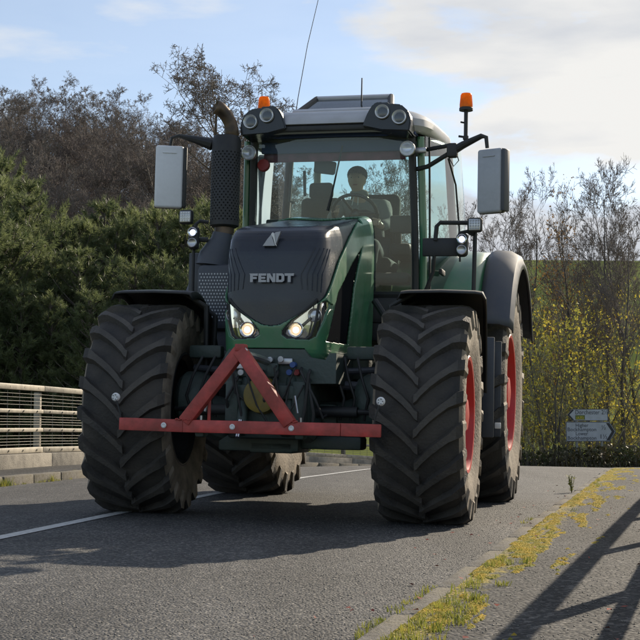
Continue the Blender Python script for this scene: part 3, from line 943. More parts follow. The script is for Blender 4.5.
chev(sx_(610.5), sx_(605), sz_(423), sz_(431.5), sz_(440.3), .085, p_lo)
chev(sx_(566.8), sx_(571.5), sz_(410), sz_(414.9), sz_(420), .05, p_up)
def stxt(s_, x, y, size, par, m=M['signk'], sx=1.0): text_mesh(s_, size, 'lettering', m, par, (sx_(x), -.0225, sz_(y)), ext=.001, sx=sx)
stxt('Dorchester', 574.2, 414.3, .165, p_up, sx=.85); stxt('2½', 600.5, 414.3, .165, p_up, sx=.85)
B().box(((sx_(574.5) + sx_(584)) / 2, -.0225, (sz_(415.2) + sz_(419.6)) / 2), (9.5 * u, .004, 4.4 * u)).obj('route_patch', M['signg'], p_up, smooth=False)
text_mesh('(A35)', .11, 'lettering', M['signy'], p_up, (sx_(575.4), -.0255, sz_(419.2)), sx=.8)
stxt('Higher', 574.5, 427.0, .14, p_lo, sx=.9); stxt('Bockhampton', 566.3, 431.1, .14, p_lo, sx=1.0)
stxt('Lower', 574.5, 435.2, .14, p_lo, sx=.9); stxt('Bockhampton', 566.3, 439.6, .14, p_lo, sx=1.0)
stxt('½', 600, 429.5, .17, p_lo); stxt('1½', 598.2, 438.6, .17, p_lo)

# ------------------------------------------------------------------ verge: moss, grass, chippings, weed
rg = random.Random(17)
V, F = [], []
def blob(x, y, z, r, h):
    n = 6; b0 = len(V)
    V.append((x, y, z + h))
    for k_ in range(n):
        a = k_ * 6.283 / n + rg.uniform(-.3, .3); rr = r * rg.uniform(.6, 1.2)
        V.append((x + rr * math.cos(a), y + rr * math.sin(a), z - .002))
    for k_ in range(n): F.append((b0, b0 + 1 + k_, b0 + 1 + (k_ + 1) % n))
for i in range(60000):
    Y = 4 + 19 * rg.random() ** 1.2
    o_ = 0.10 + abs(rg.gauss(0, 0.11 + .010 * Y))
    nz = noise.noise(Vector((o_ * 9, Y * 1.1, 0))) + .5 * noise.noise(Vector((o_ * 24, Y * 5, 4)))
    if nz < -.16 + o_ * 1.3 - .008 * Y + max(0, 8 - Y) * .05: continue
    blob(Xr(Y) + o_, Y, right_z(o_, Y), rg.uniform(.006, .018) * (1 + Y * .05), rg.uniform(.004, .010))
tag(pymesh('moss', V, F, M['moss'], smooth=True), 'yellow green moss creeping over the footway behind the kerb', 'moss', kind='stuff')
V, F = [], []
def blades(x, y, z, n, h, sp):
    for _ in range(n):
        a = rg.uniform(0, 6.283); l_ = h * rg.uniform(.5, 1.1); d = (math.cos(a) * sp * rg.random(), math.sin(a) * sp * rg.random())
        bx_, by_ = x + rg.gauss(0, .018), y + rg.gauss(0, .03); w = .0022
        ca, sa = math.cos(a + 1.5) * w, math.sin(a + 1.5) * w
        b0 = len(V)
        V.extend([(bx_ - ca, by_ - sa, z), (bx_ + ca, by_ + sa, z), (bx_ + d[0] * .4 * l_ + ca * .7, by_ + d[1] * .4 * l_ + sa * .7, z + l_ * .6), (bx_ + d[0] * .4 * l_ - ca * .7, by_ + d[1] * .4 * l_ - sa * .7, z + l_ * .6),
                  (bx_ + d[0] * l_, by_ + d[1] * l_, z + l_ * .9)])
        F.extend([(b0, b0 + 1, b0 + 2), (b0, b0 + 2, b0 + 3), (b0 + 3, b0 + 2, b0 + 4)])
for i in range(130):
    Y = 3.9 + 3.2 * rg.random() ** 1.3 if rg.random() < .75 else rg.uniform(6, 22)
    if noise.noise(Vector((0, Y * 1.3, 2.2))) < -0.12 : continue
    o_ = rg.choice([-.02, -.03, .14, .18, .16, .24, .3]) + rg.gauss(0, .015)
    z = road_z(Xr(Y) + o_, Y) if o_ < 0 else right_z(o_, Y)
    blades(Xr(Y) + o_, Y, z, rg.randint(12, 26), rg.uniform(.015, .05), 1.0)
for i in range(60):
    Y = rg.uniform(12, 27); blades(Xl(Y) + .03, Y, road_z(Xl(Y), Y), 14, rg.uniform(.03, .09), 1.0)
for Y in (15.9, 16.0, 16.1, 17.4, 26.8, 27): blades(Xl(Y) + .04, Y, road_z(Xl(Y), Y), 40, .12, 1.2)
tag(pymesh('grass', V, F, M['grass']), 'tufts of bright grass growing along the kerb joints', 'grass', kind='stuff')
V, F = [], []
def chip(x, y, z, r):
    b0 = len(V)
    for sx, sy, sz in ((1, 1, 1), (-1, -1, 1), (-1, 1, -1), (1, -1, -1)):
        V.append((x + sx * r * rg.uniform(.4, 1), y + sy * r * rg.uniform(.4, 1), z + r * .5 + sz * r * .5))
    F.extend([(b0, b0 + 1, b0 + 2), (b0, b0 + 3, b0 + 1), (b0, b0 + 2, b0 + 3), (b0 + 1, b0 + 3, b0 + 2)])
for i in range(5200):
    Y = 3.8 + 16 * rg.random() ** 1.8; o_ = rg.uniform(.13, 1.5)
    chip(Xr(Y) + o_, Y, right_z(o_, Y), rg.choice([.0015, .002, .003, .004]))
for i in range(5000):
    Y = 3.8 + 9 * rg.random() ** 1.6; X = Xr(Y) - abs(rg.gauss(0, 1.1)) - .03
    chip(X, Y, road_z(X, Y), rg.choice([.002, .003, .003, .004]))
tag(pymesh('gravel', V, F, M['stone']), 'loose pale chippings scattered on the footway and gutter', 'gravel', kind='stuff')
V, F = [], []
for i in range(90):
    Y = 4.2 + 12 * rg.random() ** 1.5; X = Xr(Y) + rg.choice([-.06, -.1, -.3, .2, .5, .9]) + rg.gauss(0, .1)
    z = (road_z(X, Y) if X < Xr(Y) else right_z(X - Xr(Y), Y)) + .004
    a = rg.uniform(0, 6.28); s_ = rg.uniform(.008, .02); b0 = len(V)
    for k_, q in enumerate((1, .6, 1, .6)):
        V.append((X + math.cos(a + k_ * 1.57) * s_ * q, Y + math.sin(a + k_ * 1.57) * s_ * q, z + rg.uniform(0, .012)))
    F.append((b0, b0 + 1, b0 + 2, b0 + 3))
tag(pymesh('fallen_leaves', V, F, M['redleaf']), 'small reddish fallen leaves lying along the gutter', 'leaves', kind='stuff')
# weed in the gutter
def weed(loc, h, label):
    w = tag(empty('weed_plant', loc), label, 'weed')
    rg2 = random.Random(5); sb = B(); lv, lf = [], []
    for s_ in range(7):
        a = rg2.uniform(0, 6.28); tilt = rg2.uniform(.1, .5)
        pts = [Vector((math.cos(a) * tilt * h * t_ * .6, math.sin(a) * tilt * h * t_ * .6, h * t_ * rg2.uniform(.9, 1))) for t_ in (0, .35, .7, 1)]
        sb.tube(pts, [.004, .0035, .003, .002], 5)
        for k_ in range(11):
            f_ = rg2.uniform(.1, 1) * 3; i = min(2, int(f_)); p = pts[i].lerp(pts[i + 1], f_ - i)
            b_ = rg2.uniform(0, 6.28); L = rg2.uniform(.025, .05)
            d = Vector((math.cos(b_), math.sin(b_), rg2.uniform(-.1, .7))).normalized() * L; sd = Vector((-math.sin(b_), math.cos(b_), 0)) * L * .3
            b0 = len(lv); lv.extend([p, p + d * .5 + sd, p + d, p + d * .5 - sd]); lf.append((b0, b0 + 1, b0 + 2, b0 + 3))
    sb.obj('stem', M['grass'], w)
    o = pymesh('leaves', lv, lf, M['grass'], w); o['kind'] = 'stuff'
weed((Xr(14.6) - .02, 14.6, road_z(Xr(14.6), 14.6)), .19, 'single leafy green weed sprouting from the right kerb beyond the front tyre')
weed((Xl(26.9) + .05, 26.9, road_z(Xl(26.9), 26.9)), .16, 'small weed at the foot of the far left kerb seen under the tractor')

# ================================================================== TRACTOR
T = tag(empty('tractor', (-.285, 10.2, .008), (0, R(1.3), R(-13.5))),
        'large green tractor with red front bar, black nose and muddy tyres on the road', 'tractor')

# ---- wheels
def tyre_geo(hw, Rr, rr, nl, seed):
    """tyre carcass plus V-pattern lugs; axle along x, V points down at the front (-y)"""
    b = B()
    rc = Rr - 0.052
    prof = [(-hw * .80, rr), (-hw * .88, rr + .015), (-hw * .96, rr + (rc - rr) * .30), (-hw * 1.0, rr + (rc - rr) * .55), (-hw * .97, rr + (rc - rr) * .78),
            (-hw * .90, rc - .035), (-hw * .75, rc - .012), (-hw * .4, rc), (0, rc + .006)]
    prof = prof + [(-a, r) for a, r in prof[:-1][::-1]]
    b.lathe(prof, n=72)
    # sidewall rings
    def radius(u):
        a = abs(u)
        pts = [(0, rc + .006), (hw * .4, rc), (hw * .75, rc - .012), (hw * .90, rc - .035), (hw * .97, rr + (rc - rr) * .78)]
        return float(np.interp(a, [p[0] for p in pts], [p[1] for p in pts]))
    rg = random.Random(seed)
    for s in (-1, 1):
        for i in range(nl):
            ph0 = 2 * math.pi * (i + (0.5 if s > 0 else 0)) / nl
            sec = []
            stations = [-.045, .02, .10, .30, .50, .70, .86, .95, 1.0]
            for j, t in enumerate(stations):
                u = t * hw
                ang = ph0 + (0.36 * (max(t, 0)) ** 0.75 * (hw / 0.325) / (Rr / 0.8))
                if t >= .99: r0_, r1_ = rr + (rc - rr) * .60, rr + (rc - rr) * .62 + .012
                else:
                    r0_ = radius(u) - .012
                    r1_ = Rr - (0.012 if t < .8 else (.02 if t < .9 else .05))
                xo = u * s
                wbase, wtop = .060 / Rr * .8, .036 / Rr * .8
                if t > .8: wbase *= 1.35; wtop *= 1.5
                if t >= .99: wbase *= .8; wtop *= .6; xo = s * (hw * 1.0)
                xt = xo + (s * .012 if t >= .99 else (s * hw * .05 if t > .9 else 0))
                def P(a_, r_, x_): return (x_, -math.cos(a_) * r_, math.sin(a_) * r_)
                jt = rg.uniform(-.002, .002)
                sec.append([b.bm.verts.new(P(ang - wbase, r0_, xo)), b.bm.verts.new(P(ang - wtop, r1_ + jt, xt)),
                            b.bm.verts.new(P(ang + wtop, r1_ + jt, xt)), b.bm.verts.new(P(ang + wbase, r0_, xo))])
            for j in range(len(sec) - 1):
                for k in range(3):
                    b.bm.faces.new((sec[j][k], sec[j][k + 1], sec[j + 1][k + 1], sec[j + 1][k]))
            b.bm.faces.new(sec[0]); b.bm.faces.new(sec[-1][::-1])
    return b
def rim_geo(hw, rr, s):
    b = B()
    w = hw * .86
    b.lathe([(s * w * 1.02, rr + .012), (s * (w + .012), rr + .004), (s * (w + .008), rr - .02), (s * w * .90, rr - .035), (s * w * .55, rr - .045), (s * w * .45, rr - .06),
             (s * w * .30, rr * .62), (s * w * .34, rr * .42), (s * w * .5, rr * .38)], n=64)
    return b
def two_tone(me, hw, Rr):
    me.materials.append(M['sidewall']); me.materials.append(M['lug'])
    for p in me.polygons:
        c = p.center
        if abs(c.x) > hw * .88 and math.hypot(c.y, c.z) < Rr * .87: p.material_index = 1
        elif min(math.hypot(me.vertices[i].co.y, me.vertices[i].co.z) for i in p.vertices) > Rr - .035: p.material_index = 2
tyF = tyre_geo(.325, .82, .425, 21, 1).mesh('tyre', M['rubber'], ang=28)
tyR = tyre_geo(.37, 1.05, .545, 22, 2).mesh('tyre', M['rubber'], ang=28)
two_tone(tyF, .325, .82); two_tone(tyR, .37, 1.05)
def wheel(name, x, y, z, hw, rr, tyre, s, rot, spin):
    w = rim_geo(hw, rr, s).obj(name, M['red'], T)
    w.location = (x, y, z); w.rotation_euler = (spin, 0, rot)
    w.rotation_mode = 'XYZ'
    t = bpy.data.objects.new('tyre', tyre); COL.objects.link(t); t.parent = w
    q = B(); w_ = hw * .86
    q.lathe([(-s * w_ * 1.02, rr + .012), (-s * (w_ + .01), rr), (-s * w_ * .9, rr - .035), (-s * w_ * .2, rr - .06), (s * w_ * .28, rr * .62), (s * w_ * .28, 0)], n=64)
    q.obj('rim_back', M['black'], w)
    h = B()
    h.lathe([(s * hw * .15, rr * .42), (s * hw * .45, rr * .40), (s * hw * .55, rr * .34), (s * hw * .62, rr * .30), (s * hw * .85, rr * .26), (s * hw * .88, rr * .1), (s * hw * .88, 0)], n=32)
    h.obj('hub', M['red'], w)
    for k in range(10):
        a = k * 2 * math.pi / 10
        B().lathe([(s * hw * .32, .0), (s * hw * .32, .017), (s * hw * .45, .017), (s * hw * .46, 0)], c=(0, rr * .52 * math.cos(a), rr * .52 * math.sin(a)), n=6).obj('wheel_nut', M['steel'], w)
    return w
STEER = R(5.5)
wheel('front_wheel', -1.1, 0, .80, .325, .425, tyF, -1, STEER, .1)
wheel('front_wheel', 1.115, 0, .80, .325, .425, tyF, 1, R(1.5), .33)
wheel('rear_wheel', -1.1, 2.93, 1.03, .37, .545, tyR, -1, 0, .2)
wheel('rear_wheel', 1.1, 2.93, 1.03, .37, .545, tyR, 1, 0, .05)

# ---- front mudguards
def arc_fender(xa, xb, y0, z0, r, a0, a1, thick, name, m, flare=0.0, n=22, lip=0.05, crown=0.02):
    b = B(); rows = []
    for i in range(n + 1):
        a = R(a0 + (a1 - a0) * i / n)
        row = []
        for t in (0, .04, .12, .5, .88, .96, 1):
            x = xa + (xb - xa) * t
            rr_ = r + crown * (1 - (2 * t - 1) ** 4)
            if t in (0, 1): rr_ -= lip
            row.append((x, y0 + math.cos(a) * rr_, z0 + math.sin(a) * rr_))
        rows.append(row)
    b.sheet(rows)
    return b.obj(name, m, T, solid=thick, off=-1)
for s in (-1, 1):
    f = arc_fender(-.32, .33, 0, 0, .905, 12, 106, .012, 'front_mudguard', M['black'], lip=.045)
    f.location = (1.1 * s + (.09 if s > 0 else .06), 0, .8); f.rotation_euler = (0, 0, STEER)
    br = B().tube([(-.38 * s, .25, .1), (-.38 * s, .32, .75), (-.2 * s, .3, .88)], .022, 8)
    br.tube([(-.38 * s, .05, .1), (-.38 * s, 0, .8), (-.2 * s, -.02, .9)], .022, 8)
    br.obj('mudguard_bracket', M['black'], f)
# ---- rear mudguards: green inner, slate outer extension
for s in (-1, 1):
    xa, xb = s * .45, s * 1.26
    b = B(); rows = []
    for i in range(31):
        a = R(20 + (160 - 20) * i / 30)
        rows.append([(xa + (xb - xa) * t, 2.93 + math.cos(a) * (1.325 + .03 * (1 - (2 * t - 1) ** 2)), 1.03 + math.sin(a) * (1.325 + .03 * (1 - (2 * t - 1) ** 2))) for t in np.linspace(0, 1, 7)])
    b.sheet(rows)
    g = b.obj('rear_mudguard', M['green'], T, solid=.015, off=-1)
    b = B(); rows = []
    for i in range(31):
        a = R(27 + (155 - 27) * i / 30)
        row = []
        for t, dr in ((0, .012), (.15, .03), (.6, .02), (.9, -.03), (1.0, -.10), (1.0, -.15)):
            row.append((xb + s * .29 * t, 2.93 + math.cos(a) * (1.325 + dr), 1.03 + math.sin(a) * (1.325 + dr)))
        rows.append(row)
    b.sheet(rows)
    b.obj('mudguard_extension', M['slate'], g, solid=.014, off=-1)
    # inner wall of the mudguard
    b = B()
    poly = [(2.93 + math.cos(R(a)) * 1.3, 1.03 + math.sin(R(a)) * 1.3) for a in range(22, 159, 8)]
    b.prism(poly, 'x', s * .45, s * .465)
    b.obj('mudguard_side', M['green'], g, smooth=False)

# ---- bonnet
def ring(w, yf, z0, k, c=.26, tap=.0):
    pts = []
    for i in range(28):                       # straight right side, back to front
        t = i / 28
        y = 1.33 + (yf + c - 1.33) * t
        pts.append((w * (1 - tap * (1 - t)), y))
    for i in range(61):
        th_ = math.pi * i / 60
        cx_, sx__ = math.cos(th_), math.sin(th_)
        n_ = 2 / 3.6
        x = w * math.copysign(abs(cx_) ** n_, cx_)
        y = yf + c - c * abs(sx__) ** n_
        pts.append((x, y))
    for i in range(1, 29):
        t = 1 - i / 28
        y = 1.33 + (yf + c - 1.33) * t
        pts.append((-w * (1 - tap * (1 - t)), y))
    return [(x, y, z0 + k * (y - yf)) for x, y in pts]
key = [(.362, -.40, 1.165, 0), (.385, -.435, 1.22, 0), (.39, -.455, 1.40, .0), (.395, -.462, 1.60, .0), (.397, -.458, 1.80, .05), (.395, -.445, 1.97, .12), (.388, -.42, 2.07, .16),
       (.37, -.36, 2.14, .185), (.33, -.26, 2.185, .19), (.24, -.10, 2.215, .19), (.11, .1, 2.25, .185), (0.0, .25, 2.275, .18)]
kt = np.array([0, .05, .18, .34, .50, .62, .70, .77, .84, .90, .96, 1.0])
NV = 240
def kp(t):
    return [float(np.interp(t, kt, [q[i] for q in key])) for i in range(4)]
def smoothkey(t):
    ws = [(-.02, .25), (0, .5), (.02, .25)]
    o = [0, 0, 0, 0]
    for d, w_ in ws:
        q = kp(min(1, max(0, t + d)))
        for i in range(4): o[i] += q[i] * w_
    return o
rings = []
for j in range(NV + 1):
    w_, yf_, z_, k_ = smoothkey(j / NV) if 3 < j < NV - 3 else kp(j / NV)
    rings.append(ring(max(w_, 1e-4), yf_, z_, k_))
# refine along the ring
def refine(rg_, m_=3):
    out = []
    for a, c in zip(rg_[:-1], rg_[1:]):
        for q in range(m_): out.append(tuple(a[i] + (c[i] - a[i]) * q / m_ for i in range(3)))
    out.append(rg_[-1]); return out
G = np.array([refine(r, 4) for r in rings])          # NV+1 x NU x 3
NU = G.shape[1]
fc = (G[:-1, :-1] + G[1:, 1:]) / 2
def inside(px_, pz_, poly):
    c = np.zeros(px_.shape, bool); n = len(poly)
    for i in range(n):
        x0, y0 = poly[i]; x1, y1 = poly[(i + 1) % n]
        cond = ((y0 > pz_) != (y1 > pz_)) & (px_ < (x1 - x0) * (pz_ - y0) / (y1 - y0 + 1e-12) + x0)
        c ^= cond
    return c
ax, ay, az_ = np.abs(fc[..., 0]), fc[..., 1], fc[..., 2]
aa = ax + np.maximum(0, ay + .45)
zmin = np.interp(aa, [0, .06, .48, .52, .86, 1.25, 1.60], [1.415, 1.42, 1.635, 1.665, 1.955, 2.19, 2.36])
side_like = (ax > .30) | (az_ < 2.0)
black = ((az_ > zmin) & (ay < 1.12) & (aa < 1.75)) | ((ax < .33) & (az_ > 2.05) & (ay < 1.12))
front = ay < -.19
hl_poly = [(.085, 1.385), (.155, 1.462), (.27, 1.535), (.385, 1.615), (.40, 1.59), (.375, 1.46), (.33, 1.345), (.28, 1.315), (.12, 1.325), (.085, 1.35)]
head = inside(ax, az_, hl_poly) & front & ~black
vent = inside(ay, az_, [(-.32, 1.31), (.40, 1.33), (.56, 1.80), (.86, 2.17), (.46, 1.985), (-.04, 1.70)]) & (ax > .33) & ~black
intake = inside(ay, az_, [(.42, 1.33), (1.15, 1.38), (1.15, 2.1), (.85, 2.12), (.60, 1.85)]) & (ax > .3)
notch = (az_ < 1.255) & (ax < .25 + (1.255 - az_) * .3) & front
def region(mask, off, name, m, parent, solid=0):
    N = np.zeros_like(G)
    du = np.gradient(G, axis=1); dv = np.gradient(G, axis=0)
    N = np.cross(dv, du); L = np.linalg.norm(N, axis=-1, keepdims=True); N = N / np.maximum(L, 1e-9)
    c0 = np.array([0, .6, 1.5])
    sgn = np.sign(np.sum(N * (G - c0), -1, keepdims=True)); sgn[sgn == 0] = 1
    P = G + N * sgn * off
    idx = -np.ones(G.shape[:2], int)
    jj, ii = np.nonzero(mask)
    used = np.zeros(G.shape[:2], bool)
    for dj in (0, 1):
        for di in (0, 1): used[jj + dj, ii + di] = True
    idx[used] = np.arange(used.sum())
    f = np.stack([idx[jj, ii], idx[jj, ii + 1], idx[jj + 1, ii + 1], idx[jj + 1, ii]], -1)
    o = pymesh(name, P[used], f, m, parent, True)
    if solid:
        md = o.modifiers.new('thick', 'SOLIDIFY'); md.thickness = solid; md.offset = 0
    return o
bonnet = region(~black & ~head & ~vent & ~notch, 0, 'bonnet', M['green'], T, .016)
grl = region(black & ~notch, -.012, 'grille', M['grille'], bonnet, .006)
for s in (-1, 1):
    ven = region(vent & (fc[..., 0] * s > 0), -.014, 'side_vent', M['meshy'], bonnet, .004)
# inner body so nothing is hollow
B().box((0, .45, 1.55), (.60, 1.5, .75), bev=.05).obj('engine_cover', M['black'], T)
# ribs following the mask outline on the grille corners
def surf(a_, z_, off=0):
    """point on the bonnet side/front for |arc| a_, height z_ (right side positive)"""
    s_ = 1 if a_ >= 0 else -1
    sc = np.abs(aa - abs(a_)) + np.abs(az_ - z_) + (fc[..., 0] * s_ < -1e-3) * 9
    j, i = np.unravel_index(np.argmin(sc), sc.shape)
    p = Vector(fc[j, i]); c0 = Vector((0, p.y * .6, 1.6)); n = (p - c0); n.z *= .3; n.normalize()
    return p + n * off
for s in (-1, 1):
    for k in range(5):
        o0 = .075 + .055 * k
        pts = []
        for a_, z_ in [(.50 - o0 * .9, 1.66 + o0 * .1), (.52 - o0, 1.80), (.60 - o0, 1.92), (.66 - o0, 2.0)]:
            pts.append(surf(s * a_, z_, -.008))
        B().tube(pts, .0045, 6).obj('grille_rib', M['grille'], grl)

# lettering on the nose, the same four-sided strokes as the badge
def letters(parent):
    S = .20
    L = {
     'F': [[(-.12, 1), (1.0, 1), (1.0, .72), (.36, .72), (.36, .60), (.86, .60), (.86, .36), (.36, .36), (.36, 0), (0, 0), (0, .86)]],
     'E': [[(0, 1), (1.0, 1), (1.0, .74), (.36, .74), (.36, .61), (.90, .61), (.90, .38), (.36, .38), (.36, .26), (1.0, .26), (1.0, 0), (0, 0)]],
     'N': [[(0, 0), (0, 1), (.40, 1), (.76, .48), (.76, 1), (1.10, 1), (1.10, 0), (.72, 0), (.34, .54), (.34, 0)]],
     'D': [[(0, 0), (0, 1), (.78, 1), (1.05, .82), (1.05, .18), (.78, 0), (.0, 0)], 'hole'],
     'T': [[(-.08, 1), (1.18, 1), (1.10, .72), (.73, .72), (.73, 0), (.37, 0), (.37, .72), (-.0, .72)]]}
    wds = {'F': 1.08, 'E': 1.10, 'N': 1.20, 'D': 1.14, 'T': 1.1}
    H = .064; kx = .0585
    x = -.155
    for ch in 'FENDT':
        b = B()
        def tr(p): return (x + p[0] * kx, 1.733 + p[1] * H)
        if ch == 'D':
            b.prism([tr(p) for p in [(0, 0), (0, 1), (.34, 1), (.34, 0)]], 'y', -.497, -.478)
            b.prism([tr(p) for p in [(.34, .74), (.34, 1), (.80, 1), (1.05, .82), (1.05, .18), (.80, 0), (.34, 0), (.34, .26), (.62, .26), (.70, .34), (.70, .66), (.62, .74)]], 'y', -.497, -.478)
        else:
            b.prism([tr(p) for p in L[ch][0]], 'y', -.497, -.478)
        b.obj('letter', M['silver'], parent, smooth=False)
        x += wds[ch] * kx
letters(bonnet)
bd = B()
bd.prism([(-.075, 2.005), (-.045, 2.05), (-.008, 2.095), (-.004, 2.065), (.018, 2.005)], 'y', -.462, -.43)
bd.obj('badge', M['silver'], bonnet, smooth=False)
bd = B(); bd.prism([(.003, 2.09), (.02, 2.106), (.058, 2.112), (.038, 2.06), (.025, 2.018), (.012, 2.05)], 'y', -.457, -.425)
bd.obj('badge', M['silver'], bonnet, smooth=False)
bd = B(); bd.prism([(-.012, 2.092), (.004, 2.062), (.02, 2.012), (.026, 2.005), (.012, 2.092), (0.0, 2.104)], 'y', -.467, -.436)
bd.obj('badge', M['white'], bonnet, smooth=False)

# panel gaps
for s in (-1, 1):
    q = B(); q.tube([surf(s * .86, z_, .001) for z_ in np.linspace(1.30, 1.36, 4)], .004, 5)
    q.obj('bonnet_catch', M['black'], bonnet)
q = B(); q.tube([surf(a_, 1.300, .0005) for a_ in np.linspace(-.42, .42, 40)], .0032, 5); q.obj('panel_gap', M['black'], bonnet)
# headlights
for s in (-1, 1):
    hs = (fc[..., 0] * s > 0)
    hb = region(head & hs, -.055, 'headlight', M['chrome'], T, .004)
    # side walls of the recess: black bezel
    bz = B()
    pts = [surf(s * p[0], p[1], -.004) for p in hl_poly]
    bz.tube(pts + [pts[0]], .011, 6); bz.obj('bezel', M['black'], hb)
    lens = region(head & hs, -.004, 'lens', M['lens'], hb)
    for (lx, lz, r_, on) in ((.185, 1.388, .052, True), (.315, 1.500, .045, False)):
        yy = -.43 if lx < .25 else -.385
        c = (s * lx, yy, lz)
        q = B(); q.lathe([(.03, r_), (-.012, r_ + .006), (-.018, r_ + .002), (-.012, r_ - .008), (.012, r_ * .5)], c=c, axis='y', n=28); q.obj('lamp_ring', M['chrome'] if on else M['steel'], hb)
        q = B(); q.lathe([(-.012, 0), (-.010, r_ * .3), (-.006, r_ * (.46 if on else .8))], c=c, axis='y', n=24); q.obj('bulb', M['lampon'] if on else M['refl'], hb)
        if on:
            q = B(); q.lathe([(-.006, r_ * .47), (-.004, r_ * .85)], c=c, axis='y', n=24); q.obj('bulb_glow_ring', M['lampwarm'], hb)
    q = B(); q.box((s * .25, -.415, 1.44), (.12, .02, .02), rot=(0, -s * .7, 0), bev=.004); q.obj('reflector_bar', M['black'], hb)

# ---- front block under the bonnet
fb = B()
fb.prism([(-.31, 1.245), (.26, 1.245), (.30, 1.19), (.42, 1.17), (.45, 1.22), (.50, 1.22), (.50, 1.0), (-.36, .985), (-.34, 1.2)], 'y', -.47, .3)
fb.box((0, -.30, .80), (.62, .36, .42), bev=.03)
fb.obj('front_support', M['dkgreen'], T)
q = B(); q.box((0, -.52, .93), (.42, .10, .10), bev=.01); q.box((-.25, -.50, .86), (.10, .14, .30), bev=.015); q.box((.25, -.50, .86), (.10, .14, .30), bev=.015)
q.box((.04, -.50, 1.09), (.08, .06, .10), bev=.01); q.box((-.19, -.49, 1.10), (.07, .05, .12), bev=.01)
q.obj('linkage_headstock', M['dkgreen'], T)
# connectors
for x_, z_, m_ in ((.19, 1.13, 'bluecap'), (.165, 1.075, 'bluecap'), (.22, 1.075, 'redcap'), (-.21, 1.155, 'white'), (-.2, 1.07, 'white'), (.10, 1.17, 'steel'), (.02, 1.165, 'steel')):
    B().lathe([(.0, .0), (.0, .021), (.05, .024), (.06, .02)], c=(x_, -.53, z_), axis='y', n=14).obj('coupling', M[m_], T)
B().box((.13, -.50, 1.155), (.11, .03, .045), bev=.006).obj('socket_box', M['steel'], T)
B().box((-.205, -.515, 1.115), (.05, .035, .035), bev=.006).obj('socket_box', M['white'], T)
q = B(); q.lathe([(.0, 0), (0, .10), (.012, .125), (.10, .135)], c=(-.03, -.60, .905), axis='y', n=36); q.obj('shaft_guard', M['yellow'], T)
# towing hitch, toplink, rams
q = B(); q.tube([(-.17, -.46, 1.03), (-.17, -.60, .62)], .038, 14); q.obj('lift_ram', M['dkgreen'], T)
q = B(); q.tube([(-.17, -.60, .72), (-.17, -.66, .60)], .02, 12); q.obj('ram_rod', M['chrome'], T)
q = B(); q.tube([(.17, -.46, 1.03), (.17, -.60, .62)], .038, 14); q.obj('lift_ram', M['dkgreen'], T)
for s in (-1, 1):
    q = B(); q.tube([(s * .30, -.2, .72), (s * .34, -.60, .62), (s * .36, -.9, .66)], [.045, .05, .04], 10)
    q.box((s * .36, -.9, .66), (.07, .12, .12), bev=.02); q.obj('lower_link', M['dkgreen'], T)
    q = B(); q.tube([(s * .36, -.92, .62), (s * .36, -.92, .75)], .014, 8); q.tube([(s * .335, -.91, .78), (s * .31, -.90, .90)], .008, 6); q.obj('link_pin', M['steel'], T)
# axle, hubs, steering rams
q = B()
q.box((0, 0, .72), (.9, .30, .30), bev=.06)
q.box((-.12, -.15, .56), (.62, .30, .13), bev=.02); q.box((.40, -.10, .57), (.48, .22, .10), bev=.02); q.box((-.02, -.05, .53), (.34, .5, .09), bev=.02)
q.tube([(-.78, 0, .80), (-.45, 0, .76), (.45, 0, .76), (.78, 0, .80)], [.17, .12, .12, .17], 16)
q.obj('front_axle', M['dkgreen'], T)
for s in (-1, 1):
    q = B(); q.lathe([(0, 0), (0, .10), (s * .03, .19), (s * .10, .23), (s * .22, .23), (s * .26, .20), (s * .30, .12)], c=(s * .55, -.02, .86), axis='x', n=28); q.obj('axle_hub', M['dkgreen'], T)
    q = B(); q.tube([(s * .20, -.26, .80), (s * .62, -.26, .80)], .04, 12); q.tube([(s * .62, -.26, .80), (s * .80, -.22, .80)], .02, 10); q.obj('steering_ram', M['black'], T)
    q = B(); q.tube([(s * .45, -.15, 1.0), (s * .8, -.05, .98)], .035, 10); q.tube([(s * .45, -.1, 1.1), (s * .72, -.03, 1.12)], .025, 10); q.obj('axle_pipe', M['slate'], T)
    q = B(); q.box((s * .52, .35, 1.15), (.22, .5, .22), bev=.04); q.box((s * .62, -.05, 1.24), (.26, .10, .10), bev=.02); q.box((s * .5, .9, .95), (.3, .8, .5), bev=.05)
    q.obj('suspension_housing', M['dkgreen'], T)
# hoses
rgh = random.Random(9)
for k in range(16):
    x0 = rgh.uniform(-.30, .34); x1 = x0 + rgh.uniform(-.15, .3)
    z0 = rgh.uniform(1.0, 1.15); z1 = rgh.uniform(.62, .85)
    pts = [Vector((x0, -.48, z0)), Vector((x0 + .02, -.58 - rgh.uniform(0, .05), z0 - .03)), Vector(((x0 + x1) / 2 + rgh.uniform(-.06, .06), -.60, (z0 + z1) / 2 - .05)), Vector((x1, -.56, z1)), Vector((x1, -.45, z1 + .02))]
    sm = []
    for i in range(len(pts) - 1):
        for t in (0, .5): sm.append(pts[i].lerp(pts[i + 1], t))
    sm.append(pts[-1])
    B().tube(sm, rgh.choice([.007, .009, .012]), 8).obj('hose', M['black'], T)
for x0 in (.42, .50, .60):
    pts = [(x0, -.2, 1.2), (x0 + .05, -.28, 1.05), (x0 + .10, -.27, .9), (x0 + .06, -.22, .74)]
    B().tube(pts, .011, 8).obj('hose', M['black'], T)
    B().tube([(-p[0], p[1], p[2]) for p in pts], .011, 8).obj('hose', M['black'], T)
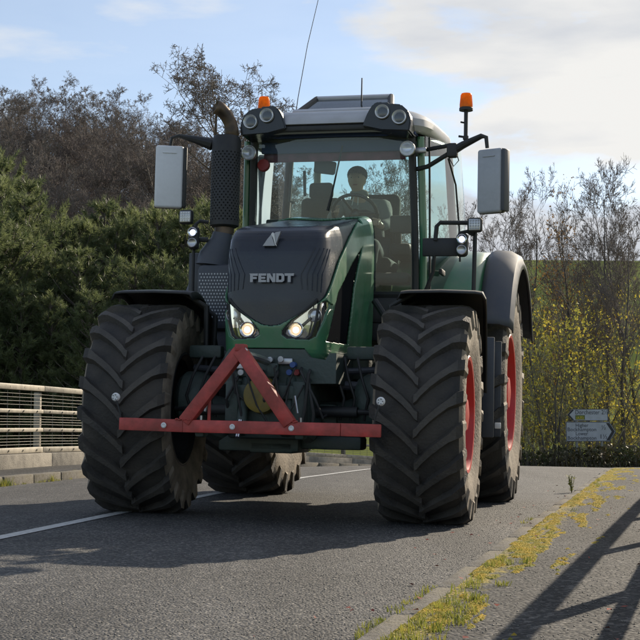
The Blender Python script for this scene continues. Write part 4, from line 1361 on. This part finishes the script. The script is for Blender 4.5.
# chassis, gearbox, rear axle
q = B()
q.box((0, .8, .92), (.60, 1.7, .55), bev=.06); q.box((0, 2.3, .98), (.66, 1.6, .62), bev=.08)
q.tube([(-1.0, 2.93, 1.03), (-.4, 2.93, 1.03), (.4, 2.93, 1.03), (1.0, 2.93, 1.03)], [.2, .24, .24, .2], 20)
q.box((0, 1.4, .66), (.45, 2.2, .12), bev=.03)
q.obj('chassis', M['dkgreen'], T)
# fuel tank and steps on both sides
for s in (-1, 1):
    q = B(); q.box((s * .95, 1.55, .98), (.62, .78, .80), bev=.08, seg=3); q.obj('fuel_tank', M['black'], T)
    for yy_ in (1.36, 1.95): B().box((s * 1.39, yy_, 1.04), (.10, .02, .84), bev=.008).obj('step_side', M['slate'], T)
    for k in range(4):
        q = B(); q.box((s * 1.30, 1.655, .66 + .235 * k), (.14, .57, .028), bev=.006); q.obj('step', M['slate'], T)
q = B().box((1.475, 1.36, .72), (.05, .02, .05), bev=.006).obj('marker_reflector', M['white'], T)
# cab floor / lower door panels
q = B(); q.box((0, 2.25, 1.60), (1.5, 1.5, .36), bev=.05); q.box((0, 1.62, 1.70), (1.56, .3, .25), bev=.05); q.obj('cab_base', M['black'], T)

# ---- red A frame
af = B()
zb = .675
P3 = [(-.945, -.93, zb + .005), (-.46, -.97, zb), (.66, -.97, zb), (.925, -.93, zb - .002)]
for a, c in zip(P3[:-1], P3[1:]):
    a, c = Vector(a), Vector(c); d = c - a
    af.box((a + c) / 2, (d.length + .004, .09, .088), rot=(0, -math.asin(d.z / d.length), math.atan2(d.y, d.x)), bev=.006)
afo = af.obj('front_bar', M['barred'], T)
for s, xb_ in ((-1, -.455), (1, .305)):
    a, c = Vector((-.065, -.985, 1.205)), Vector((xb_, -.985, zb + .03))
    d = c - a
    b = B(); b.box((a + c) / 2 + Vector((0, -.004 * s, 0)), (d.length, .085, .088), rot=(0, math.atan2(-d.z, d.x), 0), bev=.006)
    b.obj('brace', M['barred'], afo)
for wx, wz in ((-.455, zb + .05), (.305, zb + .05)):
    q = B()
    for k in range(11): q.ball((wx - .055 + .011 * k, -1.022, wz - .004 + .003 * math.sin(k * 2.1)), .0075, sub=1)
    q.obj('weld_bead', M['barred'], afo)
B().box((-.06, -.985, 1.225), (.07, .09, .05), bev=.008).obj('cap_plate', M['barred'], afo)
B().box((-.29, -.955, zb + .12), (.022, .012, .17), bev=.003).obj('tie_rod', M['barred'], afo)
for x_ in (-.60, -.10, .32):
    B().lathe([(0, 0), (-.006, .013), (0, .020)], c=(x_, -1.018, zb + .002), axis='y', n=16).obj('bolt', M['white'], afo)
q = B(); q.tube([(-.04, -.90, 1.18), (-.02, -.75, 1.17), (0, -.5, 1.15)], .028, 10); q.obj('top_link', M['steel'], T)
q = B(); q.ball((-.035, -1.0, 1.20), .03, sc=(1, 1, 1)); q.obj('link_ball', M['steel'], afo)
for s, x_ in ((-1, -.99), (1, .925)):
    z_ = .868 if s < 0 else .872
    st = B().tube([(x_ + .045 * (-s), -.95, zb + .04), (x_ + .03 * (-s), -.955, .78), (x_, -.955, z_)], .006, 6).obj('marker_stalk', M['black'], afo)
    q = B(); q.lathe([(0, 0), (-.004, .022), (.012, .031), (.03, .028)], c=(x_, -.965, z_), axis='y', n=20); q.obj('round_marker', M['white'], afo)
    for k in range(5):
        a = k * 1.2566; B().ball((x_ + .016 * math.cos(a), -.971, z_ + .016 * math.sin(a)), .004, sub=1).obj('marker_dot', M['gloss'], afo)

# ---- cab
cab = B()
for s in (-1, 1):
    # A pillars (black inner, green outer strip)
    cab.tube([(s * .735, 1.50, 1.80), (s * .73, 1.47, 2.3), (s * .705, 1.37, 3.2)], [.036, .034, .034], 10)
    cab.tube([(s * .80, 2.95, 1.7), (s * .86, 3.0, 2.4), (s * .80, 2.95, 3.34)], .04, 10)
    cab.tube([(s * .73, 1.45, 3.2), (s * .84, 2.2, 3.27), (s * .80, 3.0, 3.34)], .035, 8)
cab.tube([(-.72, 1.38, 3.2), (.72, 1.38, 3.2)], .03, 8)
cab.tube([(-.80, 2.97, 1.9), (.80, 2.97, 1.9)], .04, 8)
cab.tube([(-.76, 1.5, 1.83), (.76, 1.5, 1.83)], .035, 8)
cab = cab.obj('cab_frame', M['black'], T)
for s in (-1, 1):
    q = B(); q.tube([(s * .80, 1.53, 1.78), (s * .80, 1.50, 2.3), (s * .775, 1.41, 3.19)], .033, 10); q.obj('door_pillar', M['green'], T)
# windscreen, slightly bowed
rows = []
for i in range(13):
    t = i / 12; z_ = 1.85 + (3.19 - 1.85) * t; hw_ = .715 - .025 * t
    rows.append([(hw_ * u_, 1.47 - .09 * t - .07 * (1 - u_ * u_), z_) for u_ in np.linspace(-1, 1, 17)])
b = B(); b.sheet(rows); wsn = b.obj('windscreen', M['glass'], T)
q = B(); q.tube([(.10, 1.35, 3.12), (.02, 1.33, 2.7), (-.02, 1.33, 2.55)], .008, 6); q.obj('wiper', M['black'], wsn)
# curved side glass (doors), rear window
for s in (-1, 1):
    rows = []
    for i in range(9):
        t = i / 8; rows.append([(s * (.815 + .20 * math.sin(math.pi * .62 * u_) * (1 - .35 * t * t)) , 1.53 - .1 * t + (2.95 - 1.53) * u_, 1.75 + (1.45 + .14 * u_) * t) for u_ in np.linspace(0, 1, 15)])
    b = B(); b.sheet(rows); dg = b.obj('door_glass', M['sglass'], T)
    q = B(); q.tube([r[1] for r in rows], .010, 6); q.obj('door_seal', M['black'], dg)
    q = B(); q.box((s * .93, 1.75, 2.05), (.03, .2, .05), bev=.01); q.obj('door_handle', M['black'], dg)
b = B(); b.sheet([[(-.8, 3.0, 1.92), (.8, 3.0, 1.92)], [(-.78, 2.97, 3.34), (.78, 2.97, 3.34)]]); b.obj('rear_window', M['glass'], T)

# roof
b = B()
rows = []
for (z_, e) in ((3.19, -.02), (3.215, .0), (3.25, .02), (3.31, .015), (3.36, -.03), (3.395, -.10), (3.41, -.20), (3.415, -.45)):
    row = []
    for i in range(49):
        th_ = 2 * math.pi * i / 48; n_ = 2 / 5.5
        cx_, sy_ = math.cos(th_), math.sin(th_)
        row.append(((.84 + e) * math.copysign(abs(cx_) ** n_, cx_), 2.13 + (.98 + e) * math.copysign(abs(sy_) ** n_, sy_), z_ + .085 * max(0, (.98 + e) * math.copysign(abs(sy_) ** n_, sy_) + .98)))
    rows.append(row)
b.sheet(rows)
bmesh.ops.remove_doubles(b.bm, verts=b.bm.verts, dist=1e-5)
bmesh.ops.holes_fill(b.bm, edges=[e for e in b.bm.edges if e.is_boundary and min(v.co.z for v in e.verts) > 3.40], sides=0)
roof = b.obj('roof', M['grey'], T, solid=.02, off=-1)
B().box((0, 2.13, 3.275), (1.50, 1.70, .03), rot=(R(4.9), 0, 0), bev=.01).obj('roof_lining', M['liner'], roof)
B().box((0, 1.115, 3.225), (1.30, .05, .05), bev=.015).obj('roof_trim', M['black'], roof)
# fascia panel between the lamp pods
b = B(); b.sheet([[(x_, y_, z_) for x_ in np.linspace(-.42, .42, 9)] for y_, z_ in ((1.12, 3.255), (1.085, 3.262), (1.09, 3.275), (1.19, 3.36), (1.22, 3.372), (1.5, 3.40))]); b.obj('roof_fascia', M['grey'], roof, solid=.012)
# open hatch
hc = Matrix.Rotation(R(29), 4, 'X')
def hatchbox(c, d, bev=.01):
    b = B(); b.box((0, 0, 0), d, bev=bev)
    bmesh.ops.translate(b.bm, vec=c, verts=b.bm.verts); bmesh.ops.transform(b.bm, matrix=Matrix.Translation((0.04, 1.62, 3.475)) @ hc, verts=b.bm.verts)
    return b
b = B()
hb_ = hatchbox((0, .02, 0), (.94, .07, .06)); hat = hb_.obj('roof_hatch', M['grey'], T)
hatchbox((0, .47, 0), (.74, .06, .05)).obj('hatch_rear_edge', M['grey'], hat)
for s in (-1, 1):
    b = B(); b.tube([(s * .43, .0, 0), (s * .35, .48, 0)], .03, 8); bmesh.ops.transform(b.bm, matrix=Matrix.Translation((0.04, 1.62, 3.475)) @ hc, verts=b.bm.verts)
    b.obj('hatch_side', M['black'], hat)
b = B(); b.prism([(-.42, .03), (.42, .03), (.35, .46), (-.35, .46)], 'z', -.004, .004); bmesh.ops.transform(b.bm, matrix=Matrix.Translation((0.04, 1.62, 3.475)) @ hc, verts=b.bm.verts)
b.obj('hatch_glass', M['hglass'], hat, smooth=False)
B().box((.02, 1.68, 3.43), (.90, .16, .07), bev=.02).obj('hatch_base', M['grey'], hat)
# lamp pods
def work_light(parent, c, r, name='work_light', face=(0, -1, 0)):
    q = B(); q.lathe([(.05, r * .5), (.045, r * .95), (-.008, r * 1.08), (-.016, r * 1.02), (-.010, r * .90), (.02, r * .7), (.035, r * .2), (.035, 0)], c=c, axis='y', n=28)
    o = q.obj(name, M['refl'], parent)
    return o
for s in (-1, 1):
    poly = [(-.735, 3.165), (-.75, 3.25), (-.725, 3.34), (-.66, 3.40), (-.57, 3.41), (-.545, 3.405), (-.47, 3.43), (-.42, 3.41), (-.375, 3.34), (-.34, 3.25), (-.335, 3.215), (-.5, 3.19)]
    poly = [(-s * p[0], p[1]) for p in poly]
    b = B(); b.prism(poly, 'y', 1.06, 1.42)
    bmesh.ops.bevel(b.bm, geom=[e for e in b.bm.edges], offset=.012, segments=2, affect='EDGES')
    pod = b.obj('lamp_pod', M['gloss'], T)
    for x_, z_ in ((.65, 3.285), (.505, 3.335)):
        work_light(pod, (s * x_, 1.045, z_), .058)
        q = B(); q.lathe([(0, 0), (.002, .03), (.006, .05)], c=(s * x_, 1.032, z_), axis='y', n=24); q.obj('lens', M['lens'], pod)
# round pillar lights with brackets
for s in (-1, 1):
    z_ = 3.045
    q = B(); q.tube([(s * .72, 1.40, z_), (s * .72, 1.25, z_)], .02, 8); q.lathe([(0, .0), (.0, .05), (-.06, .066), (-.085, .066)], c=(s * .70, 1.27, z_), axis='y', n=28)
    q.box((s * .80, 1.28, z_), (.10, .04, .05), bev=.01)
    pl_ = q.obj('pillar_light', M['steel'], T)
    q = B(); q.lathe([(-.088, .066), (-.094, .060), (-.070, .045), (-.055, .02), (-.055, 0)], c=(s * .70, 1.27, z_), axis='y', n=28); q.obj('reflector', M['refl'], pl_)
    q = B(); q.lathe([(-.085, 0), (-.087, .03), (-.083, .06)], c=(s * .70, 1.27, z_), axis='y', n=24); q.obj('lens', M['lens'], pl_)

# beacons
def beacon(c, name='beacon'):
    x, y, z = c
    q = B(); q.lathe([(0, 0), (0, .058), (.02, .058), (.03, .05)], c=c, axis='z', n=24); base = q.obj(name, M['black'], T)
    q = B(); q.lathe([(.022, .054), (.05, .055), (.13, .048), (.145, .040), (.150, 0)], c=c, axis='z', n=28); q.obj('amber_dome', M['amber'], base)
    q = B(); q.lathe([(.02, .02), (.11, .02), (.12, 0)], c=(x, y + .062, z), axis='z', n=10)
    q.obj('rotor', M['chrome'], base); bpy.data.objects[base.children[-1].name].location = (0, -.062, 0)
    return base
beacon((-.64, 1.42, 3.445))
q = B(); q.tube([(-.64, 1.42, 3.37), (-.64, 1.42, 3.45)], .03, 10); q.obj('beacon_mount', M['black'], T)
beacon((1.20, 1.15, 3.345))
q = B(); q.tube([(1.20, 1.15, 3.06), (1.20, 1.15, 3.35)], .017, 10)
q.tube([(1.20, 1.15, 3.24), (1.155, 1.15, 3.25)], .008, 6); q.tube([(1.20, 1.15, 3.12), (1.14, 1.15, 3.13)], .010, 6); q.lathe([(0, .024), (.03, .024)], c=(1.20, 1.15, 3.10), axis='z', n=10)
q.obj('beacon_pole', M['black'], T)

# mirrors with arms
q = B()
q.tube([(.74, 1.40, 3.06), (1.07, 1.17, 3.06)], .018, 10); q.tube([(.74, 1.42, 2.91), (.85, 1.36, 2.92), (1.05, 1.17, 2.985)], .020, 10)
q.box((1.09, 1.15, 3.01), (.09, .09, .12), bev=.02); q.tube([(1.10, 1.15, 3.01), (1.18, 1.13, 3.05), (1.345, 1.05, 3.105), (1.385, 1.03, 3.09), (1.395, 1.03, 3.0)], [.036, .032, .022, .018, .016], 10)
q.obj('mirror_arm', M['black'], T)
q = B(); q.tube([(1.06, 1.16, 2.95), (1.10, 1.17, 2.88), (1.14, 1.18, 2.93), (1.12, 1.16, 3.0)], .005, 6)
q.tube([(1.05, 1.2, 2.95), (1.06, 1.6, 2.8), (1.075, 1.75, 2.45), (1.08, 1.8, 2.15)], .008, 6); q.obj('mirror_cable', M['black'], T)
def mirror(cx, cy, z0, z1, w, d, yaw, m1, m2):
    b = B(); b.box((0, 0, 0), (w, d, z1 - z0), bev=.022, seg=3)
    o = b.obj('mirror', m1, T); o.location = (cx, cy, (z0 + z1) / 2); o.rotation_euler = (0, 0, yaw)
    q = B(); q.box((0, d / 2 + .004, 0), (w * .92, .012, (z1 - z0) * .95), bev=.005); q.obj('mirror_glass', M['chrome'], o)
    q = B(); q.box((0, -.0, 0), (w * 1.012, d * .30, (z1 - z0) * 1.01), bev=.012); q.obj('mirror_rim', m2, o)
    q = B(); q.box((w / 2 + .016, .0, 0), (.034, d * .9, (z1 - z0) * .97), bev=.012); q.obj('mirror_side', M['black'] if cx < 0 else M['slate'], o)
    q = B(); q.box((0, -d / 2 - .003, (z1 - z0) * .38), (w * .5, .008, .012), bev=.003)
    q.obj('mirror_moulding', m1, o)
    return o
mirror(1.435, 1.03, 2.455, 2.985, .22, .11, R(-22), M['mirR'], M['black'])
mirror(-1.36, 1.0, 2.535, 3.08, .24, .10, R(20), M['mirL'], M['black'])
q = B(); q.tube([(-.98, 1.02, 3.09), (-1.12, 1.0, 3.13), (-1.27, .98, 3.165), (-1.335, .98, 3.15), (-1.35, .98, 3.07)], [.055, .035, .018, .015, .014], 10); q.obj('mirror_arm', M['black'], T)
q = B(); q.tube([(-.74, 1.40, 3.06), (-.98, 1.05, 3.07)], .03, 10); q.obj('mirror_arm', M['black'], T)

# exhaust
q = B(); q.lathe([(2.36, 0), (2.36, .10), (2.375, .125), (3.12, .125), (3.15, .11), (3.15, 0)], c=(-.845, 1.0, 0), axis='z', n=36); ex = q.obj('exhaust_guard', M['black'], T)
hol = B()
for j in range(26):
    zz = 2.42 + j * .0232
    for k in range(11):
        a = math.pi * (1.0 + (k + .5 * (j % 2) + .25) / 11.0)
        cx_, cy_ = math.cos(a), math.sin(a)
        p = Vector((-.845 + .1262 * cx_, 1.0 + .1262 * cy_, zz))
        n = Vector((cx_, cy_, 0)); t_ = Vector((-cy_, cx_, 0))
        vs = [hol.bm.verts.new(p + t_ * .0075 * math.cos(q_ * 1.0472) + Vector((0, 0, .0075 * math.sin(q_ * 1.0472)))) for q_ in range(6)]
        hol.bm.faces.new(vs)
ho = hol.obj('guard_hole', mat('dark hole', (.003, .003, .003), 1.0), ex, smooth=False); ho['kind'] = 'stuff'
q = B()
path = [Vector((-.80, 1.0, 3.10)), Vector((-.80, 1.0, 3.20)), Vector((-.815, .99, 3.27)), Vector((-.845, .97, 3.33)), Vector((-.885, .94, 3.375)), Vector((-.925, .91, 3.395))]
q.tube(path, [.062, .060, .058, .058, .060, .064], 18, cap=False)
q.obj('exhaust_pipe', M['exhaust'], T, solid=.006, off=-1)
q = B(); q.tube([(-.845, 1.0, 2.36), (-.845, 1.0, 2.30)], .085, 24); q.obj('exhaust_collar', M['exhaust'], T)
q = B(); q.tube([(-.85, 1.0, 2.31), (-.86, 1.0, 2.25), (-.90, 1.0, 2.12), (-.91, 1.0, 2.03)], [.09, .10, .155, .175], 24); q.obj('exhaust_cone', M['slate'], T)
q = B(); q.box((-.86, 1.0, 1.75), (.33, .36, .56), bev=.05); q.box((-.70, 1.05, 1.35), (.55, .3, .5), bev=.04); gp = q.obj('side_housing', M['slate'], T)
hol = B()
for j in range(15):
    for k in range(10):
        x_ = -.99 + (k + .5 * (j % 2)) * .026; zz = 1.55 + j * .028
        vs = [hol.bm.verts.new((x_ + .008 * math.cos(q_ * 1.0472), .8175, zz + .008 * math.sin(q_ * 1.0472))) for q_ in range(6)]
        hol.bm.faces.new(vs)
ho = hol.obj('guard_hole', M['grey'], gp, smooth=False); ho['kind'] = 'stuff'
q = B(); q.box((-1.12, 1.15, 1.95), (.16, .05, .42), bev=.01); q.obj('side_panel', M['slate'], T)

# lamp brackets each side
for s in (-1, 1):
    q = B()
    if s < 0:
        q.tube([(-.97, .95, 2.40), (-1.04, .93, 2.41), (-1.075, .92, 2.38), (-1.08, .92, 2.2)], .016, 8)
        q.tube([(-.97, .95, 2.25), (-1.06, .93, 2.25)], .022, 8)
        q.tube([(-1.10, .95, 2.38), (-1.095, .95, 1.6)], .014, 8)
        lx, lz, sx_2, sz_2 = -1.085, 2.26, -1.155, 2.44
    else:
        q.box((.99, 1.22, 2.205), (.30, .03, .155), bev=.01)
        q.tube([(.95, 1.2, 2.26), (.96, 1.2, 2.38), (.99, 1.2, 2.41), (1.24, 1.2, 2.405)], .019, 8)
        q.tube([(1.14, 1.18, 2.24), (1.16, 1.18, 2.32), (1.22, 1.18, 2.33), (1.27, 1.18, 2.30)], .016, 8)
        q.tube([(1.285, 1.2, 2.40), (1.275, 1.2, 1.62)], .018, 8)
        q.tube([(.94, 1.22, 2.14), (.93, 1.24, 2.0), (.86, 1.3, 1.85), (.84, 1.32, 1.5)], .016, 8)
        lx, lz, sx_2, sz_2 = 1.185, 2.21, 1.29, 2.375
    lb = q.obj('lamp_bracket', M['black'], T)
    yy = .90 if s < 0 else 1.13
    b = B(); b.box((sx_2, yy, sz_2), (.125, .06, .125), bev=.025, seg=3); b.obj('square_lamp', M['black'], lb)
    b = B(); b.box((sx_2, yy - .031, sz_2), (.095, .006, .095), bev=.01)
    b.obj('square_lens', M['steel'], lb)
    for k in range(4):
        for j in range(4):
            B().box((sx_2 - .033 + .022 * k, yy - .0355, sz_2 - .033 + .022 * j), (.016, .004, .016), bev=.002).obj('lens_cell', M['white'] if s < 0 else M['mirR'], lb)
    b = B(); b.box((lx, yy + .01, lz), (.10, .07, .20), bev=.045, seg=4); b.obj('lamp_housing', M['black'], lb)
    q = B(); q.lathe([(.03, .036), (-.006, .042), (-.01, .036), (0, .02), (0, 0)], c=(lx, yy - .03, lz + .045), axis='y', n=22); q.obj('lamp_ring', M['chrome'], lb)
    q = B(); q.lathe([(-.008, 0), (-.004, .02)], c=(lx, yy - .034, lz + .045), axis='y', n=16); q.obj('led', M['ledon'], lb)
    q = B(); q.lathe([(.03, .036), (-.006, .042), (-.01, .036), (0, .02), (0, 0)], c=(lx, yy - .03, lz - .045), axis='y', n=22); q.obj('lamp_ring', M['steel'], lb)

# grab rail beside the front wheel
q = B(); q.tube([(.80, .75, 1.45), (.80, .7, 1.62), (.86, .62, 1.70), (.95, .6, 1.66), (.96, .6, 1.55)], .016, 10); q.obj('grab_rail', M['steel'], T)
q = B(); q.tube([(.44, 1.2, 1.75), (.55, 1.15, 1.60), (.62, 1.1, 1.45), (.6, 1.0, 1.2)], .03, 10); q.obj('intake_pipe', M['black'], T)
# aerials
q = B(); q.tube([(-.61, 2.3, 3.40), (-.56, 2.3, 3.8), (-.48, 2.3, 4.3), (-.36, 2.3, 4.85)], [.006, .004, .0035, .003], 6); q.obj('whip_aerial', M['black'], T)
q = B(); q.tube([(.165, 1.8, 3.50), (.165, 1.8, 3.83)], [.008, .006], 6); q.obj('short_aerial', M['black'], T)

# ---- cab interior
q = B(); q.box((.12, 2.45, 2.18), (.52, .52, .14), bev=.05, seg=3); q.box((.12, 2.72, 2.55), (.50, .14, .75), bev=.06, seg=3, rot=(R(-6), 0, 0)); q.box((.12, 2.45, 1.95), (.4, .4, .35), bev=.05)
q.obj('driver_seat', M['seat'], T)
q = B(); q.box((-.42, 2.55, 2.15), (.40, .42, .12), bev=.05, seg=3); q.box((-.42, 2.76, 2.55), (.40, .12, .70), bev=.05, seg=3); q.box((-.42, 2.75, 2.97), (.24, .10, .16), bev=.04, seg=3)
q.obj('passenger_seat', M['seat'], T)
q = B(); q.box((0, 1.70, 2.12), (.42, .26, .26), bev=.07, seg=3); q.tube([(.06, 1.72, 2.0), (.10, 1.86, 2.50)], .05, 12); q.obj('dashboard', M['black'], T)
sw = B()
cc = Vector((.11, 1.88, 2.60)); nrm = Vector((0, -.75, -.66)).normalized() * -1
ax1 = Vector((1, 0, 0)); ax2 = nrm.cross(ax1).normalized()
pts = [cc + ax1 * .205 * math.cos(t) + ax2 * .205 * math.sin(t) for t in np.linspace(0, 2 * math.pi, 33)]
sw.tube(pts, .016, 10, cap=False); sw.ball(cc, .05, sc=(1, .5, 1))
for a in (0, 2.1, 4.2): sw.tube([cc, cc + ax1 * .2 * math.cos(a) + ax2 * .2 * math.sin(a)], .012, 8)
sw.obj('steering_wheel', M['gloss'], T)
q = B(); q.box((.52, 2.15, 2.28), (.20, .50, .12), bev=.04); q.tube([(.5, 1.95, 2.3), (.5, 1.92, 2.45)], .03, 10); q.box((.56, 1.75, 2.48), (.20, .05, .16), bev=.015); q.obj('armrest_console', M['black'], T)
q = B(); q.box((0, 1.42, 3.135), (1.30, .03, .12), bev=.01); q.obj('sun_blind', M['liner'], T)
q = B(); q.box((0, 1.46, 3.05), (1.28, .02, .09), bev=.008); q.obj('sun_blind_edge', M['visor'], T)
q = B(); q.box((-.10, 1.55, 2.97), (.20, .04, .12), bev=.03, rot=(0, R(8), 0)); q.tube([(-.10, 1.56, 3.0), (-.10, 1.6, 3.18)], .01, 6); q.obj('cab_mirror', M['black'], T)
q = B(); q.tube([(-.50, 2.9, 1.95), (-.50, 2.9, 3.33)], .035, 10); q.obj('rear_post', M['pale'], T)
q = B(); q.tube([(-.34, 1.75, 2.98), (-.33, 1.75, 2.75)], .014, 8); q.tube([(-.45, 1.7, 2.95), (-.46, 1.7, 2.70), (-.42, 1.7, 2.68)], .012, 8); q.obj('grab_handle', M['black'], T)
q = B(); q.box((-.57, 1.62, 2.40), (.16, .04, .24), bev=.015); q.tube([(-.57, 1.64, 2.3), (-.6, 1.7, 2.0)], .015, 8); q.obj('monitor', M['black'], T)
q = B(); q.box((0, 1.62, 1.98), (1.36, .22, .10), bev=.04); q.obj('scuttle', M['black'], T)
q = B(); q.lathe([(0, 0), (0, .05), (.03, .06), (.05, .04)], c=(-.62, 1.36, 2.97), axis='y', n=18); q.obj('sticker_disc', M['redcap'], T)

# ================================================================== DRIVER
def to_world(p): return T.matrix_basis @ Vector(p)
Tm = Matrix.Translation((-.285, 10.2, .008)) @ Euler((0, R(1.3), R(-13.5))).to_matrix().to_4x4()
man_base = Tm @ Vector((.12, 2.42, 2.25))
man = tag(empty('person', man_base, (0, R(1.3), R(-13.5))), 'driver in grey hoodie and dark gilet sitting behind the windscreen holding the wheel', 'person')
mo = Vector((.12, 2.42, 2.25))
def skin(name, nodes, edges, m, parent, sub=2):
    me = bpy.data.meshes.new(name)
    me.from_pydata([Vector(n[0]) - mo for n in nodes], edges, [])
    o = bpy.data.objects.new(name, me); COL.objects.link(o); o.parent = parent
    me.materials.append(m)
    sk = o.modifiers.new('skin', 'SKIN'); sk.use_smooth_shade = True
    for i, n in enumerate(nodes):
        r_ = n[1]
        me.skin_vertices[0].data[i].radius = r_ if isinstance(r_, tuple) else (r_, r_)
        me.skin_vertices[0].data[i].use_root = (i == 0)
    sb = o.modifiers.new('sub', 'SUBSURF'); sb.levels = sb.render_levels = sub
    return o
HX, HY, HZ = .055, 2.18, 2.965
hip = (.12, 2.42, 2.32)
N_ = [(hip, .15), ((.11, 2.42, 2.48), .14), ((.09, 2.36, 2.66), .15), ((.075, 2.30, 2.76), .11), ((.065, 2.25, 2.83), .055), ((HX, HY + .005, HZ - .075), (.050, .055)), ((HX, HY, HZ), (.078, .092)), ((HX, HY + .01, HZ + .065), (.076, .088)),
      ((-.11, 2.30, 2.74), .06), ((-.17, 2.16, 2.60), .045), ((-.10, 1.97, 2.62), .034), ((-.07, 1.91, 2.65), .030),
      ((.27, 2.30, 2.74), .06), ((.36, 2.18, 2.55), .045), ((.33, 1.98, 2.50), .034), ((.30, 1.92, 2.53), .030),
      ((.02, 2.25, 2.28), .085), ((-.02, 1.95, 2.34), .07), ((-.03, 1.85, 2.0), .05), ((-.03, 1.76, 1.88), .045),
      ((.22, 2.25, 2.28), .085), ((.25, 1.95, 2.34), .07), ((.25, 1.85, 2.0), .05), ((.25, 1.76, 1.88), .045),
      ((HX, HY - .095, HZ - .01), .016), ((HX - .083, HY + .02, HZ), .016), ((HX + .083, HY + .02, HZ), .016)]
E_ = [(0, 1), (1, 2), (2, 3), (3, 4), (4, 5), (5, 6), (6, 7), (3, 8), (8, 9), (9, 10), (10, 11), (3, 12), (12, 13), (13, 14), (14, 15),
      (0, 16), (16, 17), (17, 18), (18, 19), (0, 20), (20, 21), (21, 22), (22, 23), (6, 24), (6, 25), (6, 26)]
for s, root_i, w in ((-1, 11, Vector((-.07, 1.91, 2.65))), (1, 15, Vector((.30, 1.92, 2.53)))):
    for k in range(5):
        off = (k - 1.5) * .019
        if k == 4:
            pts = [w + Vector((.028 * -s * -1, -.01, .02)), w + Vector((.035, -.035, .03)) if s < 0 else w + Vector((-.035, -.035, .03))]
        else:
            pts = [w + Vector((off, -.035, .0)), w + Vector((off, -.06, -.015)), w + Vector((off, -.055, -.04))]
        prev = root_i
        for p in pts:
            N_.append((tuple(p), .0095)); E_.append((prev, len(N_) - 1)); prev = len(N_) - 1
NB_ = [(n[0], (n[1] * .5 if i in (0, 1, 2, 3, 8, 9, 12, 13, 16, 17, 18, 20, 21, 22) else n[1])) for i, n in enumerate(N_)]
body = skin('body', NB_, E_, M['skin'], man)
def inflate(idx, add, name, m, chain):
    mp = {}; nn = []
    for i in idx:
        mp[i] = len(nn); r_ = N_[i][1]; r_ = r_ if not isinstance(r_, tuple) else r_[0]; nn.append((N_[i][0], r_ + add))
    return skin(name, nn, [(mp[a], mp[c]) for a, c in chain], m, man)
inflate([0, 1, 2, 3, 8, 9, 10, 12, 13, 14], .016, 'hoodie', M['hoodie'], [(0, 1), (1, 2), (2, 3), (3, 8), (8, 9), (9, 10), (3, 12), (12, 13), (13, 14)])
inflate([0, 1, 2, 3], .045, 'gilet', M['vest'], [(0, 1), (1, 2), (2, 3)])
inflate([0, 16, 17, 18, 20, 21, 22], .012, 'trousers', M['jeans'], [(0, 16), (16, 17), (17, 18), (0, 20), (20, 21), (21, 22)])
q = B(); q.lathe([(-.02, .072), (.0, .092), (.03, .085), (.045, .066)], c=Vector((.067, 2.245, 2.835)) - mo, axis='z', n=20); q.obj('hood', M['hoodie'], man)
q = B(); q.box(Vector((.055, 2.135, 2.63)) - mo, (.07, .03, .20), rot=(R(-14), 0, 0), bev=.02, seg=3); q.obj('hoodie_front', M['hoodie'], man)
for s in (-1, 1):
    B().tube([Vector((HX + .02 * s, 2.16, 2.81)) - mo, Vector((HX + .028 * s, 2.115, 2.72)) - mo], .004, 6).obj('drawstring', M['white'], man)
    B().ball(Vector((HX + .033 * s, HY - .083, HZ + .012)) - mo, .0075, sub=2).obj('eye', M['vest'], man)
B().box(Vector((HX, HY - .072, HZ - .055)) - mo, (.042, .012, .009), bev=.004).obj('mouth', M['redcap'], man)
q = B(); q.ball(Vector((HX, HY + .022, HZ + .052)) - mo, .096, sc=(.95, 1.04, .84), sub=3)
bmesh.ops.delete(q.bm, geom=[v for v in q.bm.verts if (v.co + mo).z < HZ + .065 - 1.25 * ((v.co + mo).y - HY + .085)], context='VERTS')
q.obj('hair', M['hair'], man, solid=.01, off=0)
